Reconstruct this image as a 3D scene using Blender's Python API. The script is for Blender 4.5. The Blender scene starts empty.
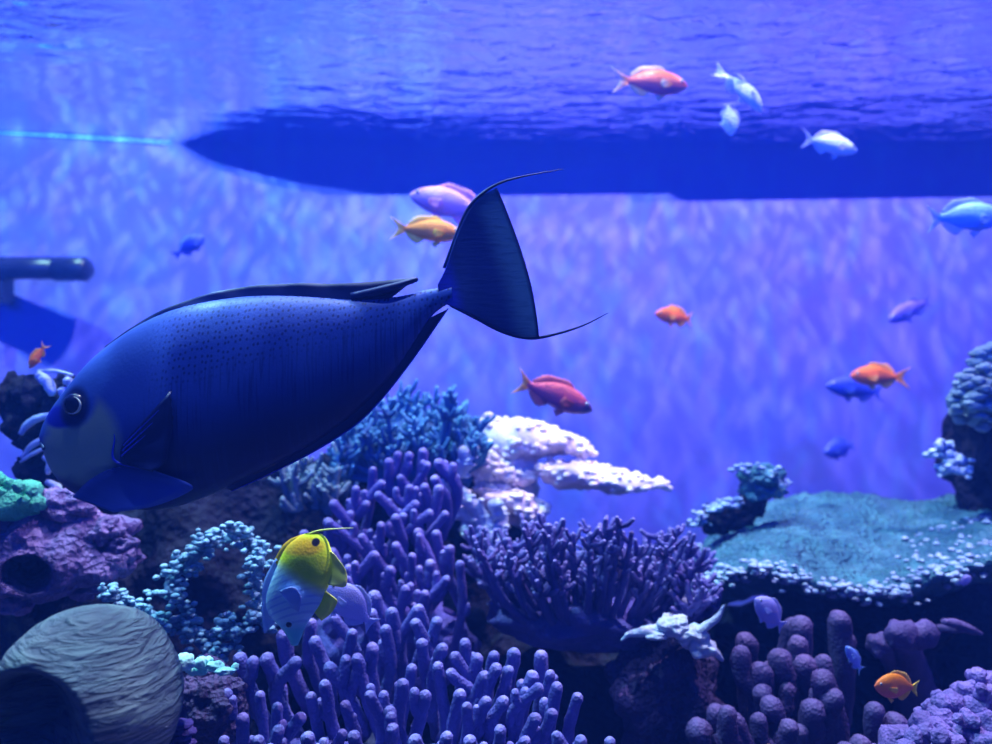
import bpy, math, random
import numpy as np
from mathutils import Vector, noise, Matrix, Euler

SC = bpy.context.scene
COL = SC.collection
PI = math.pi
F = 992 * 28.0 / 36.0          # focal length in pixels

# ------------------------------------------------------------------ camera
cam_d = bpy.data.cameras.new('camera')
cam = bpy.data.objects.new('camera', cam_d)
COL.objects.link(cam)
cam_d.lens = 28
cam_d.sensor_width = 36
cam_d.clip_start = 0.02
cam.location = (0, 0, 0)
cam.rotation_euler = (PI / 2, 0, 0)
cam_d.dof.use_dof = True
cam_d.dof.focus_distance = 1.15
cam_d.dof.aperture_fstop = 2.3
SC.camera = cam

# ------------------------------------------------------------------ world
WD = bpy.data.worlds.new('hall_light')
SC.world = WD
WD.use_nodes = True
wn, wl = WD.node_tree.nodes, WD.node_tree.links
wn.clear()
wo = wn.new('ShaderNodeOutputWorld')
wb = wn.new('ShaderNodeBackground')
wg = wn.new('ShaderNodeNewGeometry')
ws = wn.new('ShaderNodeSeparateXYZ')
wr = wn.new('ShaderNodeValToRGB')
wm = wn.new('ShaderNodeMapRange')
wm.inputs[1].default_value = 1.0
wm.inputs[2].default_value = -1.0
wl.new(wg.outputs['Incoming'], ws.inputs[0])
wl.new(ws.outputs['Z'], wm.inputs[0])
wl.new(wm.outputs[0], wr.inputs[0])
e = wr.color_ramp.elements
e[0].position = 0.45; e[0].color = (0.012, 0.022, 0.09, 1)
e[1].position = 0.95; e[1].color = (0.010, 0.07, 0.75, 1)
wb.inputs[1].default_value = 0.6
wl.new(wr.outputs[0], wb.inputs[0])
wl.new(wb.outputs[0], wo.inputs[0])

# ------------------------------------------------------------------ lamps above the tank and added fill
SURF = 1.06                    # height of the water surface over the camera
WALL = 3.62                    # distance of the back wall


def spot(name, loc, aim, power, col, cone=120, rad=0.018, blend=0.6):
    l = bpy.data.lights.new(name, 'SPOT')
    l.energy = power
    l.color = col
    l.spot_size = math.radians(cone)
    l.spot_blend = blend
    l.shadow_soft_size = rad
    o = bpy.data.objects.new(name, l)
    COL.objects.link(o)
    o.location = loc
    o.rotation_euler = (Vector(aim) - Vector(loc)).to_track_quat('-Z', 'Y').to_euler()
    return o


# row of white and tinted lamps over the reef
spot('tank_spot', (-1.9, 1.95, 3.6), (-1.9, 2.9, 0), 1250, (0.38, 0.86, 1.0), 100)
spot('tank_spot', (0.1, 1.95, 3.6), (0.1, 2.7, 0), 1250, (0.72, 0.78, 1.0), 100)
spot('tank_spot', (2.0, 1.95, 3.6), (2.0, 2.9, 0), 1200, (0.86, 0.66, 1.0), 100)
spot('tank_spot', (-0.5, 0.75, 3.6), (-0.5, 0.9, 0), 560, (0.40, 0.60, 1.0), 80)  # added front spot, lights the near side of the big fish
# added deep blue fill, unseen, to brighten the wall and the coral fronts
for bx in (-2.2, -0.75, 0.75, 2.2):
    spot('blue_wall_fill', (bx, 0.15, 0.96), (bx * 1.05, WALL, 0.70), 150, (0.003, 0.050, 1.0), 84, 0.06, 0.9)

SC.view_settings.view_transform = 'Standard'
SC.view_settings.look = 'None'
SC.view_settings.gamma = 1.0
SC.view_settings.use_curve_mapping = False
SC.view_settings.exposure = 0.3


# ------------------------------------------------------------------ helpers
def P(px, py, d):
    return Vector(((px - 496) / F * d, d, (372 - py) / F * d))


def S(d):
    return d / F


def nz(v, f=1.0, o=3):
    return noise.fractal(Vector(v) * f, 1.0, 2.0, o)


class MB:
    """collects vertices and faces for one mesh; every vertex carries a tip value 0..1"""

    def __init__(self):
        self.v, self.f, self.t = [], [], []

    def add(self, vs, fs, ts=None):
        o = len(self.v)
        self.v += [tuple(p) for p in vs]
        self.t += list(ts) if ts is not None else [0.0] * len(vs)
        self.f += [tuple(i + o for i in q) for q in fs]

    def build(self, name, mat, parent=None, loc=None, smooth=True):
        me = bpy.data.meshes.new(name)
        me.from_pydata(self.v, [], self.f)
        a = me.attributes.new('tip', 'FLOAT', 'POINT')
        a.data.foreach_set('value', self.t)
        me.materials.append(mat)
        if smooth:
            me.polygons.foreach_set('use_smooth', [True] * len(me.polygons))
        me.update()
        o = bpy.data.objects.new(name, me)
        COL.objects.link(o)
        if parent:
            o.parent = parent
        if loc is not None:
            o.location = loc
        return o


def tag(o, label=None, cat=None, group=None, kind=None):
    if label: o['label'] = label
    if cat: o['category'] = cat
    if group: o['group'] = group
    if kind: o['kind'] = kind
    return o


def thing(name, loc, label, cat, group=None, rot=None):
    o = bpy.data.objects.new(name, None)
    o.empty_display_size = 0.03
    COL.objects.link(o)
    o.location = loc
    if rot: o.rotation_euler = rot
    return tag(o, label, cat, group)


def catmull(pts, n, closed=False):
    pts = [Vector(p) for p in pts]
    if len(pts) == 2:
        return [pts[0].lerp(pts[1], i / (n - 1)) for i in range(n)]
    out, m = [], len(pts) - 1
    for i in range(n):
        u = i / (n - 1) * m
        k = min(int(u), m - 1)
        u -= k
        p1, p2 = pts[k], pts[k + 1]
        p0 = pts[k - 1] if k else p1 * 2 - p2
        p3 = pts[k + 2] if k + 2 <= m else p2 * 2 - p1
        out.append(0.5 * ((2 * p1) + (p2 - p0) * u + (2 * p0 - 5 * p1 + 4 * p2 - p3) * u * u
                          + (3 * p1 - p0 - 3 * p2 + p3) * u ** 3))
    return out


def tube(mb, path, radii, sides=10, n=None, rough=0.0, freq=60, t0=0.0, t1=1.0, cap=True, flat=None):
    """a round-ended tube along a smoothed path"""
    n = n or max(6, len(path) * 4)
    pts = catmull(path, n)
    m = len(radii) - 1
    rr = []
    for i in range(n):
        u = i / (n - 1) * m
        k = min(int(u), m - 1) if m else 0
        rr.append(radii[k] + (radii[k + 1] - radii[k]) * (u - k) if m else radii[0])
    if cap:
        d = (pts[-1] - pts[-2]).normalized()
        r = rr[-1]
        base = pts[-1].copy()
        for a in (25, 50, 72):
            pts.append(base + d * (r * math.sin(math.radians(a))))
            rr.append(r * math.cos(math.radians(a)))
        pts.append(base + d * r)
        rr.append(r * 0.02)
    vs, fs, ts = [], [], []
    up = Vector((0.31, 0.9, 0.27))
    for i, p in enumerate(pts):
        d = (pts[min(i + 1, len(pts) - 1)] - pts[max(i - 1, 0)]).normalized()
        a = d.cross(up)
        if a.length < 1e-4:
            a = d.cross(Vector((1, 0, 0)))
        a.normalize()
        b = a.cross(d).normalized()
        up = b
        for k in range(sides):
            th = 2 * PI * k / sides
            nrm = a * math.cos(th) + b * math.sin(th)
            if flat:
                nrm = Vector((nrm.x, nrm.y, nrm.z * flat))
            r = rr[i]
            if rough:
                r *= 1 + rough * noise.noise((p + nrm * rr[i]) * freq)
            vs.append(p + nrm * r)
            ts.append(t0 + (t1 - t0) * i / (len(pts) - 1))
    for i in range(len(pts) - 1):
        for k in range(sides):
            k2 = (k + 1) % sides
            fs.append((i * sides + k, i * sides + k2, (i + 1) * sides + k2, (i + 1) * sides + k))
    fs.append(tuple(range(sides - 1, -1, -1)))
    o = (len(pts) - 1) * sides
    fs.append(tuple(o + k for k in range(sides)))
    mb.add(vs, fs, ts)


_ico = {}


def ico(sub):
    if sub not in _ico:
        import bmesh
        bm = bmesh.new()
        bmesh.ops.create_icosphere(bm, subdivisions=sub, radius=1)
        _ico[sub] = ([v.co.copy() for v in bm.verts], [tuple(v.index for v in f.verts) for f in bm.faces])
        bm.free()
    return _ico[sub]


def lump(mb, c, r, sub=4, amp=0.2, freq=1.5, seed=0, fine=0.05, ffreq=6.0, t=0.0, rot=None, fn=None):
    """a noisy ellipsoid"""
    vs, fs = ico(sub)
    c = Vector(c)
    r = Vector(r) if hasattr(r, '__len__') else Vector((r, r, r))
    M = Euler(rot).to_matrix() if rot else None
    so = Vector((seed * 3.71, seed * 1.93, seed * 7.17))
    out = []
    for v in vs:
        k = 1 + amp * noise.noise(v * freq + so) * 1.6 + fine * noise.noise(v * ffreq + so)
        p = Vector((v.x * r.x, v.y * r.y, v.z * r.z)) * k
        if fn:
            p = fn(p, v)
        if M:
            p = M @ p
        out.append(c + p)
    mb.add(out, fs, [t] * len(out))


# ------------------------------------------------------------------ materials
class NT:
    def __init__(self, name):
        self.m = bpy.data.materials.new(name)
        self.m.use_nodes = True
        self.n, self.l = self.m.node_tree.nodes, self.m.node_tree.links
        self.n.clear()
        self.out = self.n.new('ShaderNodeOutputMaterial')

    def new(self, t, **kw):
        o = self.n.new('ShaderNode' + t)
        for k, v in kw.items():
            setattr(o, k, v)
        return o

    def set(self, sock, v):
        if hasattr(v, 'is_output') or isinstance(v, bpy.types.NodeSocket):
            self.l.new(v, sock)
        elif isinstance(v, (tuple, list)) and len(v) == 3 and sock.type == 'RGBA':
            sock.default_value = (*v, 1)
        else:
            sock.default_value = v

    def coord(self, which='Object', scale=(1, 1, 1)):
        tc = self.new('TexCoord')
        mp = self.new('Mapping')
        self.l.new(tc.outputs[which], mp.inputs[0])
        mp.inputs['Scale'].default_value = scale
        return mp.outputs[0]

    def noise(self, vec, scale, detail=3, dist=0.0, rough=0.5):
        t = self.new('TexNoise')
        self.l.new(vec, t.inputs['Vector'])
        t.inputs['Scale'].default_value = scale
        t.inputs['Detail'].default_value = detail
        t.inputs['Distortion'].default_value = dist
        t.inputs['Roughness'].default_value = rough
        return t.outputs[0]

    def voro(self, vec, scale, feature='F1'):
        t = self.new('TexVoronoi', feature=feature)
        self.l.new(vec, t.inputs['Vector'])
        t.inputs['Scale'].default_value = scale
        return t.outputs[0]

    def rng(self, v, a, b, c=0.0, d=1.0, smooth=False):
        m = self.new('MapRange', interpolation_type='SMOOTHSTEP' if smooth else 'LINEAR')
        self.set(m.inputs[0], v)
        for i, x in enumerate((a, b, c, d)):
            m.inputs[1 + i].default_value = x
        return m.outputs[0]

    def math(self, op, a, b=0.0, c=0.0):
        m = self.new('Math', operation=op)
        self.set(m.inputs[0], a)
        self.set(m.inputs[1], b)
        self.set(m.inputs[2], c)
        return m.outputs[0]

    def mix(self, f, a, b):
        m = self.new('Mix', data_type='RGBA')
        self.set(m.inputs[0], f)
        self.set(m.inputs[6], a)
        self.set(m.inputs[7], b)
        return m.outputs[2]

    def bump(self, h, strength=0.5, dist=0.01):
        b = self.new('Bump')
        b.inputs['Strength'].default_value = strength
        b.inputs['Distance'].default_value = dist
        self.l.new(h, b.inputs['Height'])
        return b.outputs[0]

    def done(self, color, rough=0.6, normal=None, spec=0.3, alpha=None):
        p = self.new('BsdfPrincipled')
        self.set(p.inputs['Base Color'], color)
        self.set(p.inputs['Roughness'], rough)
        p.inputs['Specular IOR Level'].default_value = spec
        if normal is not None:
            self.l.new(normal, p.inputs['Normal'])
        if alpha is not None:
            self.set(p.inputs['Alpha'], alpha)
        self.l.new(p.outputs[0], self.out.inputs[0])
        return self.m


def coral_mat(name, col, tip, alt=None, scale=60, bump=0.6, tip_from=0.55):
    n = NT(name)
    co = n.coord()
    at = n.new('Attribute', attribute_name='tip')
    nn = n.noise(co, scale * 0.25, 4)
    c = n.mix(n.rng(nn, 0.35, 0.7), col, alt or tuple(x * 0.6 for x in col))
    c = n.mix(n.rng(at.outputs['Fac'], tip_from, 1.0, 0, 1), c, tip)
    h = n.math('ADD', n.noise(co, scale * 2, 3), n.voro(co, scale * 3))
    return n.done(c, 0.7, n.bump(h, bump, 0.004), 0.2)


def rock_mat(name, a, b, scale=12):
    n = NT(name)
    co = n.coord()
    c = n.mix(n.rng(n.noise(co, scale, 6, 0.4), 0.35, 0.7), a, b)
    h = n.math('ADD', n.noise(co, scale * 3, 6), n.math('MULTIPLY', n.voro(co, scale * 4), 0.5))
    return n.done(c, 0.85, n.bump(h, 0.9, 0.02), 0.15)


def plain_mat(name, col, rough=0.5, spec=0.4, var=0.15, scale=40):
    n = NT(name)
    co = n.coord()
    nn = n.noise(co, scale, 3)
    c = n.mix(n.rng(nn, 0.3, 0.75), col, tuple(x * (1 - var * 2) for x in col))
    return n.done(c, rough, n.bump(nn, 0.2, 0.003), spec)


def fish_mat(name, back, belly, mid=None, zr=(-0.25, 0.25), scale=50, face=None, alpha=None):
    """colour runs from belly to back over the fish's own height; small overlapping scales"""
    n = NT(name)
    tc = n.new('TexCoord')
    sp = n.new('SeparateXYZ')
    n.l.new(tc.outputs['Object'], sp.inputs[0])
    nn = n.noise(tc.outputs['Object'], 8, 3)
    z = n.math('ADD', sp.outputs['Z'], n.rng(nn, 0, 1, -0.05, 0.05))
    c = n.mix(n.rng(z, zr[0], zr[1], 0, 1, True), belly, back)
    if face:
        c = n.mix(n.rng(sp.outputs['X'], 0.28, 0.42, 0, 1, True), c, face)
    h = n.voro(tc.outputs['Object'], scale)
    c = n.mix(n.rng(h, 0.0, 0.6, 0.25, 0.0), c, back)
    return n.done(c, 0.42, n.bump(h, 0.25, 0.02), 0.4)


def fin_mat(name, col, edge, alpha=0.8):
    n = NT(name)
    at = n.new('Attribute', attribute_name='tip')
    co = n.coord()
    w = n.noise(co, 14, 2)
    c = n.mix(at.outputs['Fac'], col, edge)
    c = n.mix(n.rng(w, 0.45, 0.6, 0, 0.3), c, col)
    return n.done(c, 0.5, n.bump(w, 0.2, 0.01), 0.3, alpha)


# ------------------------------------------------------------------ the setting
def wall_material():
    n = NT('painted_wall')
    co = n.coord()
    c = n.mix(n.rng(n.noise(co, 1.4, 4, 0.4), 0.35, 0.7), (0.070, 0.090, 0.55), (0.095, 0.080, 0.55))
    c = n.mix(n.rng(n.noise(n.coord('Object', (9, 9, 4)), 1.0, 4, 0.6), 0.5, 0.75, 0, 0.5), c, (0.065, 0.16, 0.56))
    return n.done(c, 0.8, n.bump(n.noise(co, 9, 4), 0.25, 0.02), 0.15)


M_WALL = wall_material()


def surface_material():
    """a film of water: total reflection from below at shallow angles, lets the lamps' light in from above through a dappled tint standing in for caustics"""
    n = NT('rippled_water_surface')
    co = n.coord('Object', (0.55, 1.0, 1.0))
    r1 = n.noise(co, 16, 3, 0.7)
    r2 = n.noise(co, 5, 2, 0.4)
    h = n.math('ADD', n.math('MULTIPLY', r1, 0.55), r2)
    # calm in places, choppy in others
    sp = n.new('SeparateXYZ')
    n.l.new(n.coord(), sp.inputs[0])
    far = n.math('MULTIPLY', n.rng(sp.outputs['X'], -1.2, 0.3, 0.0, 1.5, True), n.rng(sp.outputs['Y'], 2.4, 3.2, 0.25, 1.0, True))
    corner = n.math('MULTIPLY', n.rng(sp.outputs['X'], -1.35, -1.0, 1.0, 0.0, True), n.rng(sp.outputs['Y'], 2.35, 2.7, 2.0, 0.0, True))
    patch = n.math('ADD', n.math('ADD', far, corner), n.rng(n.noise(n.coord('Object', (0.8, 0.8, 1)), 1.1, 1), 0.4, 0.65, 0.08, 0.35))
    bp = n.bump(n.math('MULTIPLY', h, patch), 1.0, 0.025)
    fr = n.new('Fresnel')
    fr.inputs['IOR'].default_value = 1.33
    gl = n.new('BsdfGlossy')
    gl.inputs['Roughness'].default_value = 0.03
    gl.inputs['Color'].default_value = (0.93, 0.95, 1, 1)
    n.l.new(bp, gl.inputs['Normal'])
    tr = n.new('BsdfTransparent')
    cv = n.coord('Object', (1.0, 1.0, 1.0))
    wob = n.new('Mix', data_type='VECTOR')
    nt = n.new('TexNoise')
    n.l.new(cv, nt.inputs['Vector'])
    nt.inputs['Scale'].default_value = 7
    wob.inputs[0].default_value = 0.10
    n.l.new(cv, wob.inputs[4])
    n.l.new(nt.outputs['Color'], wob.inputs[5])
    ca = n.voro(wob.outputs[1], 21, 'SMOOTH_F1')
    ca2 = n.noise(wob.outputs[1], 3.0, 2)
    foc = n.math('MULTIPLY', n.rng(ca, 0.10, 0.55, 1.0, 0.43, True), n.rng(ca2, 0.3, 0.7, 0.7, 1.0))  # cell pattern in the film's colour imitates light focused by ripples
    cc = n.mix(foc, (0.0, 0.0, 0.0), (1, 1, 1))
    n.l.new(cc, tr.inputs['Color'])
    mx = n.new('MixShader')
    n.l.new(fr.outputs[0], mx.inputs[0])
    n.l.new(tr.outputs[0], mx.inputs[1])
    n.l.new(gl.outputs[0], mx.inputs[2])
    n.l.new(mx.outputs[0], n.out.inputs[0])
    return n.m


def grid_xy(name, x0, x1, y0, y1, z, mat, nx=2, ny=2, fn=None):
    mb = MB()
    vs = []
    for j in range(ny):
        for i in range(nx):
            x, y = x0 + (x1 - x0) * i / (nx - 1), y0 + (y1 - y0) * j / (ny - 1)
            vs.append((x, y, z + (fn(x, y) if fn else 0)))
    fs = [(j * nx + i, j * nx + i + 1, (j + 1) * nx + i + 1, (j + 1) * nx + i) for j in range(ny - 1) for i in range(nx - 1)]
    mb.add(vs, fs)
    o = mb.build(name, mat)
    return o


def box(mb, x0, x1, y0, y1, z0, z1):
    v = [(x, y, z) for z in (z0, z1) for y in (y0, y1) for x in (x0, x1)]
    mb.add(v, [(0, 2, 3, 1), (4, 5, 7, 6), (0, 1, 5, 4), (2, 6, 7, 3), (0, 4, 6, 2), (1, 3, 7, 5)])


def slab(name, mat, *b):
    mb = MB()
    box(mb, *b)
    return tag(mb.build(name, mat, smooth=False), kind='structure')


FLOOR = -1.15


def back_wall():
    """the back wall, turning slightly towards the viewer at its far end"""
    mb = MB()
    xs = [-3.4, -2.6, -2.0, -1.7, -1.5, -1.2, 0, 1.5, 3.4]
    ys = [3.20, 3.34, 3.46, 3.53, 3.58, WALL, WALL, WALL, WALL]
    pts = catmull([(x, y, 0) for x, y in zip(xs, ys)], 60)
    vs, fs = [], []
    n = len(pts)
    for t in (0.0, 0.12):
        for z in (FLOOR - 0.1, SURF + 0.35):
            vs += [(p.x, p.y + t, z) for p in pts]
    for i in range(n - 1):
        fs.append((i, i + 1, n + i + 1, n + i))
        fs.append((2 * n + i + 1, 2 * n + i, 3 * n + i, 3 * n + i + 1))
        fs.append((n + i, n + i + 1, 3 * n + i + 1, 3 * n + i))
    mb.add(vs, fs)
    return tag(mb.build('wall_back', M_WALL), kind='structure')


back_wall()
slab('wall_left', M_WALL, -3.5, -3.4, -0.6, 3.4, FLOOR - 0.1, SURF + 0.35)
slab('wall_right', M_WALL, 3.4, 3.5, -0.6, 3.80, FLOOR - 0.1, SURF + 0.35)
M_SAND = rock_mat('dark_sand', (0.10, 0.10, 0.22), (0.05, 0.05, 0.13), 30)
slab('floor', M_SAND, -3.5, 3.5, -0.6, 3.80, FLOOR - 0.12, FLOOR)
tag(grid_xy('water_surface', -3.4, 3.4, -0.6, WALL + 0.01, SURF, surface_material(), 120, 120,
            lambda x, y: 0.004 * nz((x * 1.2, y * 2.2, 0), 2.0, 2)), kind='structure')



def water_body():
    n = NT('hazy_water')
    v = n.new('VolumeScatter')
    v.inputs['Color'].default_value = (0.03, 0.14, 1.0, 1)
    v.inputs['Density'].default_value = 0.07
    v.inputs['Anisotropy'].default_value = 0.2
    n.l.new(v.outputs[0], n.out.inputs['Volume'])
    mb = MB()
    box(mb, -3.39, 3.39, -0.55, WALL + 0.02, FLOOR - 0.02, SURF - 0.03)
    tag(mb.build('water', n.m, smooth=False), kind='structure')


water_body()

# coping over the water along the wall, wedge-shaped at its end: it keeps the lamps off the top of the wall
M_COPING = plain_mat('coping_concrete', (0.20, 0.22, 0.30), 0.8)


def coping():
    mb = MB()
    xs = [-1.62, -1.35, -1.0, -0.7, 0.0, 0.74, 0.80, 2.0, 3.4]
    ds = [0.03, 0.085, 0.135, 0.165, 0.170, 0.165, 0.185, 0.175, 0.165]
    z0, z1 = SURF + 0.05, SURF + 0.16
    vs, fs = [], []
    for x, d in zip(xs, ds):
        w = WALL
        vs += [(x, w, z0), (x, WALL - d - 0.001, z0), (x, WALL - d - 0.001, z1), (x, WALL, z1)]
    for i in range(len(xs) - 1):
        a, b = 4 * i, 4 * i + 4
        for k in range(4):
            k2 = (k + 1) % 4
            fs.append((a + k, b + k, b + k2, a + k2))
    fs += [(3, 2, 1, 0), (len(vs) - 4, len(vs) - 3, len(vs) - 2, len(vs) - 1)]
    mb.add(vs, fs)
    tag(mb.build('trim_1', M_COPING, smooth=False), kind='structure')
    # pale strip painted as light caught along the waterline, other end of the wall
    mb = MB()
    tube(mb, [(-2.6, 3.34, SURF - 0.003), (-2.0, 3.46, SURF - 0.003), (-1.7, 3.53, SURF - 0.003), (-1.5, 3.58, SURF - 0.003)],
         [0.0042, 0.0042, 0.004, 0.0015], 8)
    tag(mb.build('waterline_glint', plain_mat('pale_glint', (0.16, 0.55, 0.85), 0.5)), kind='structure')


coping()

# ------------------------------------------------------------------ fish
def fin(mb, base, edge, n=18, m=5, th=0.004, wave=0.0, y0=0.0, yo=0.0, scallop=0.0):
    """a thin solid membrane between a base curve and an outer curve (x, z), tapering outward"""
    B = catmull([(x, 0, z) for x, z in base], n)
    E = catmull([(x, 0, z) for x, z in edge], n)
    vs, ts = [], []
    for side in (1, -1):
        for j in range(m):
            v = j / (m - 1)
            for i in range(n):
                p = B[i].lerp(E[i], v)
                if scallop and j == m - 1:
                    p = B[i].lerp(E[i], 1 - scallop * (i % 2))
                y = y0 + yo * v + wave * v * math.sin(i * 0.7 + v * 2) + side * th * (1 - 0.85 * v) * (1 + 0.3 * (i % 2))
                vs.append((p.x, y, p.z))
                ts.append(v)
    fs = []
    o = n * m
    for j in range(m - 1):
        for i in range(n - 1):
            a = j * n + i
            fs.append((a, a + 1, a + n + 1, a + n))
            fs.append((o + a + 1, o + a, o + a + n, o + a + n + 1))
    rim = [i for i in range(n)] + [j * n + n - 1 for j in range(1, m)] + [(m - 1) * n + i for i in range(n - 2, -1, -1)] + [j * n for j in range(m - 2, 0, -1)]
    for a, b in zip(rim, rim[1:] + rim[:1]):
        fs.append((b, a, o + a, o + b))
    mb.add(vs, fs, ts)


def body_mesh(top, bot, wid, n=48, sides=28, bend=None, pw=1.0):
    """lofted fish body: top / bottom outline (x, z) lists from snout to tail base, half width (u, w) list"""
    T, Bo = catmull([(x, 0, z) for x, z in top], 160), catmull([(x, 0, z) for x, z in bot], 160)
    tx, tz = [p.x for p in T], [p.z for p in T]
    bx, bz = [p.x for p in Bo], [p.z for p in Bo]
    x0, x1 = top[0][0], top[-1][0]
    if x1 < x0:
        tx, tz, bx, bz = [-x for x in tx], tz, [-x for x in bx], bz
    wu, ww = [a for a, _ in wid], [b for _, b in wid]
    vs, fs, ts = [], [], []
    for i in range(n):
        u = 0.5 - 0.5 * math.cos(PI * i / (n - 1))
        x = x0 + (x1 - x0) * u
        q = -x if x1 < x0 else x
        zt, zb = float(np.interp(q, tx, tz)), float(np.interp(q, bx, bz))
        w = float(np.interp(u, wu, ww))
        zc, hh = (zt + zb) / 2, max((zt - zb) / 2, 0.0005)
        yb = bend(u) if bend else 0.0
        for k in range(sides):
            th = 2 * PI * k / sides
            c, s = math.cos(th), math.sin(th)
            vs.append((x, yb + w * math.copysign(abs(c) ** pw, c), zc + hh * s))
            ts.append(u)
    for i in range(n - 1):
        for k in range(sides):
            k2 = (k + 1) % sides
            q = (i * sides + k, (i + 1) * sides + k, (i + 1) * sides + k2, i * sides + k2)
            fs.append(q if x1 > x0 else q[::-1])
    fs.append(tuple(range(sides)))
    fs.append(tuple((n - 1) * sides + k for k in range(sides)))
    mb = MB()
    mb.add(vs, fs, ts)
    return mb


M_EYE = plain_mat('eye_black', (0.01, 0.01, 0.03), 0.12, 0.8, 0)
M_EYE_PALE = plain_mat('eye_ring', (0.55, 0.65, 0.75), 0.25, 0.6, 0)

# the body runs from x = 0.5 (snout) to x = -0.5 (tail base)
SHAPES = {
    # top, bottom, width, tail length, tail spread, fork
    'anthias': dict(
        top=[(0.5, -0.02), (0.46, 0.035), (0.36, 0.105), (0.2, 0.17), (0.0, 0.19), (-0.2, 0.15), (-0.38, 0.075), (-0.5, 0.055)],
        bot=[(0.5, -0.03), (0.46, -0.07), (0.36, -0.125), (0.2, -0.17), (0.0, -0.175), (-0.2, -0.13), (-0.38, -0.06), (-0.5, -0.05)],
        wid=[(0, 0.012), (0.08, 0.05), (0.2, 0.08), (0.38, 0.095), (0.6, 0.075), (0.8, 0.035), (1, 0.014)],
        tail=0.32, spread=0.22, fork=0.6),
    'deep': dict(
        top=[(0.5, -0.03), (0.46, 0.05), (0.36, 0.15), (0.2, 0.245), (0.0, 0.28), (-0.2, 0.225), (-0.4, 0.09), (-0.5, 0.06)],
        bot=[(0.5, -0.05), (0.46, -0.1), (0.36, -0.18), (0.2, -0.25), (0.0, -0.27), (-0.2, -0.2), (-0.4, -0.075), (-0.5, -0.055)],
        wid=[(0, 0.012), (0.08, 0.05), (0.2, 0.085), (0.38, 0.10), (0.6, 0.08), (0.8, 0.035), (1, 0.014)],
        tail=0.24, spread=0.2, fork=0.35),
}


def small_fish(name, label, group, px, py, d, length, side, shape, mats, pitch=0, yaw=0, roll=0, bend=0.0, tail_k=1.0, fins=True, cat='fish', tail_mats=None):
    """side +1 swims towards +x, -1 towards -x; length is the body length in the photo's pixels; pitch up positive"""
    sh = SHAPES[shape]
    L = length * S(d)
    t = thing(name, P(px, py, d), label, cat, group)
    t.rotation_euler = Euler((math.radians(roll), math.radians(-pitch) * 1, (0 if side > 0 else PI) + math.radians(yaw)), 'XYZ')
    t.scale = (L, L, L)
    bm_, fm_ = mats
    bf = lambda u: bend * (u ** 2) - bend * 0.25
    dy = bf(1.0)
    body_mesh(sh['top'], sh['bot'], sh['wid'], 36, 20, bf).build('body', bm_, t)
    # tail
    mb = MB()
    tl, ts_, fk = sh['tail'] * tail_k, sh['spread'] * (0.75 + 0.25 * tail_k), sh['fork']
    fin(mb, [(-0.46, 0.05), (-0.485, 0.02), (-0.485, -0.02), (-0.46, -0.05)],
        [(-0.5 - tl, ts_), (-0.5 - tl * (1 - fk * 0.75), ts_ * 0.4), (-0.5 - tl * (1 - fk), 0.0), (-0.5 - tl * (1 - fk * 0.75), -ts_ * 0.4), (-0.5 - tl, -ts_)],
        21, 6, 0.012, 0.004, dy, bend * 0.5)
    mb.build('tail_fin', tail_mats or fm_, t)
    if fins:
        zt = lambda x: float(np.interp(-x, [-p[0] for p in sh['top']], [p[1] for p in sh['top']]))
        zb = lambda x: float(np.interp(-x, [-p[0] for p in sh['bot']], [p[1] for p in sh['bot']]))
        mb = MB()
        xs = [0.26, 0.1, -0.08, -0.24, -0.4]
        hs = [0.0, 0.075, 0.075, 0.095, 0.02]
        fin(mb, [(x, zt(x) - 0.03) for x in xs], [(x - 0.05, zt(x) + h) for x, h in zip(xs, hs)], 23, 4, 0.010, 0.003, bf(0.5), dy * 0.4, 0.12)
        mb.build('dorsal_fin', fm_, t)
        mb = MB()
        xs = [-0.08, -0.2, -0.32, -0.4]
        hs = [0.0, 0.10, 0.08, 0.01]
        fin(mb, [(x, zb(x) + 0.03) for x in xs], [(x - 0.06, zb(x) - h) for x, h in zip(xs, hs)], 15, 4, 0.010, 0.003, bf(0.7), dy * 0.4, 0.1)
        mb.build('anal_fin', fm_, t)
        mb = MB()
        fin(mb, [(0.17, zb(0.17) + 0.02), (0.10, zb(0.1) + 0.02)], [(0.04, zb(0.1) - 0.10), (-0.02, zb(0.0) - 0.02)], 9, 4, 0.010, 0, 0.02, 0.02)
        mb.build('pelvic_fin', fm_, t)
        for s in (1, -1):
            mb = MB()
            fin(mb, [(0.21, -0.02), (0.19, -0.075)], [(0.03, 0.015), (0.0, -0.05), (0.04, -0.12)], 9, 4, 0.007, 0, s * 0.085 + bf(0.3), s * 0.05)
            mb.build('pectoral_fin', fm_, t)
        for s in (1, -1):
            mb = MB()
            lump(mb, (0.385, s * 0.052 + bf(0.1), 0.035), (0.032, 0.018, 0.032), 2, 0, 1, 0, 0)
            e_ = mb.build('eye', M_EYE_PALE, t)
            mb = MB()
            lump(mb, (0.387, s * 0.064 + bf(0.1), 0.035), (0.02, 0.010, 0.02), 2, 0, 1, 0, 0)
            mb.build('pupil', M_EYE, e_)
    return t


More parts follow.
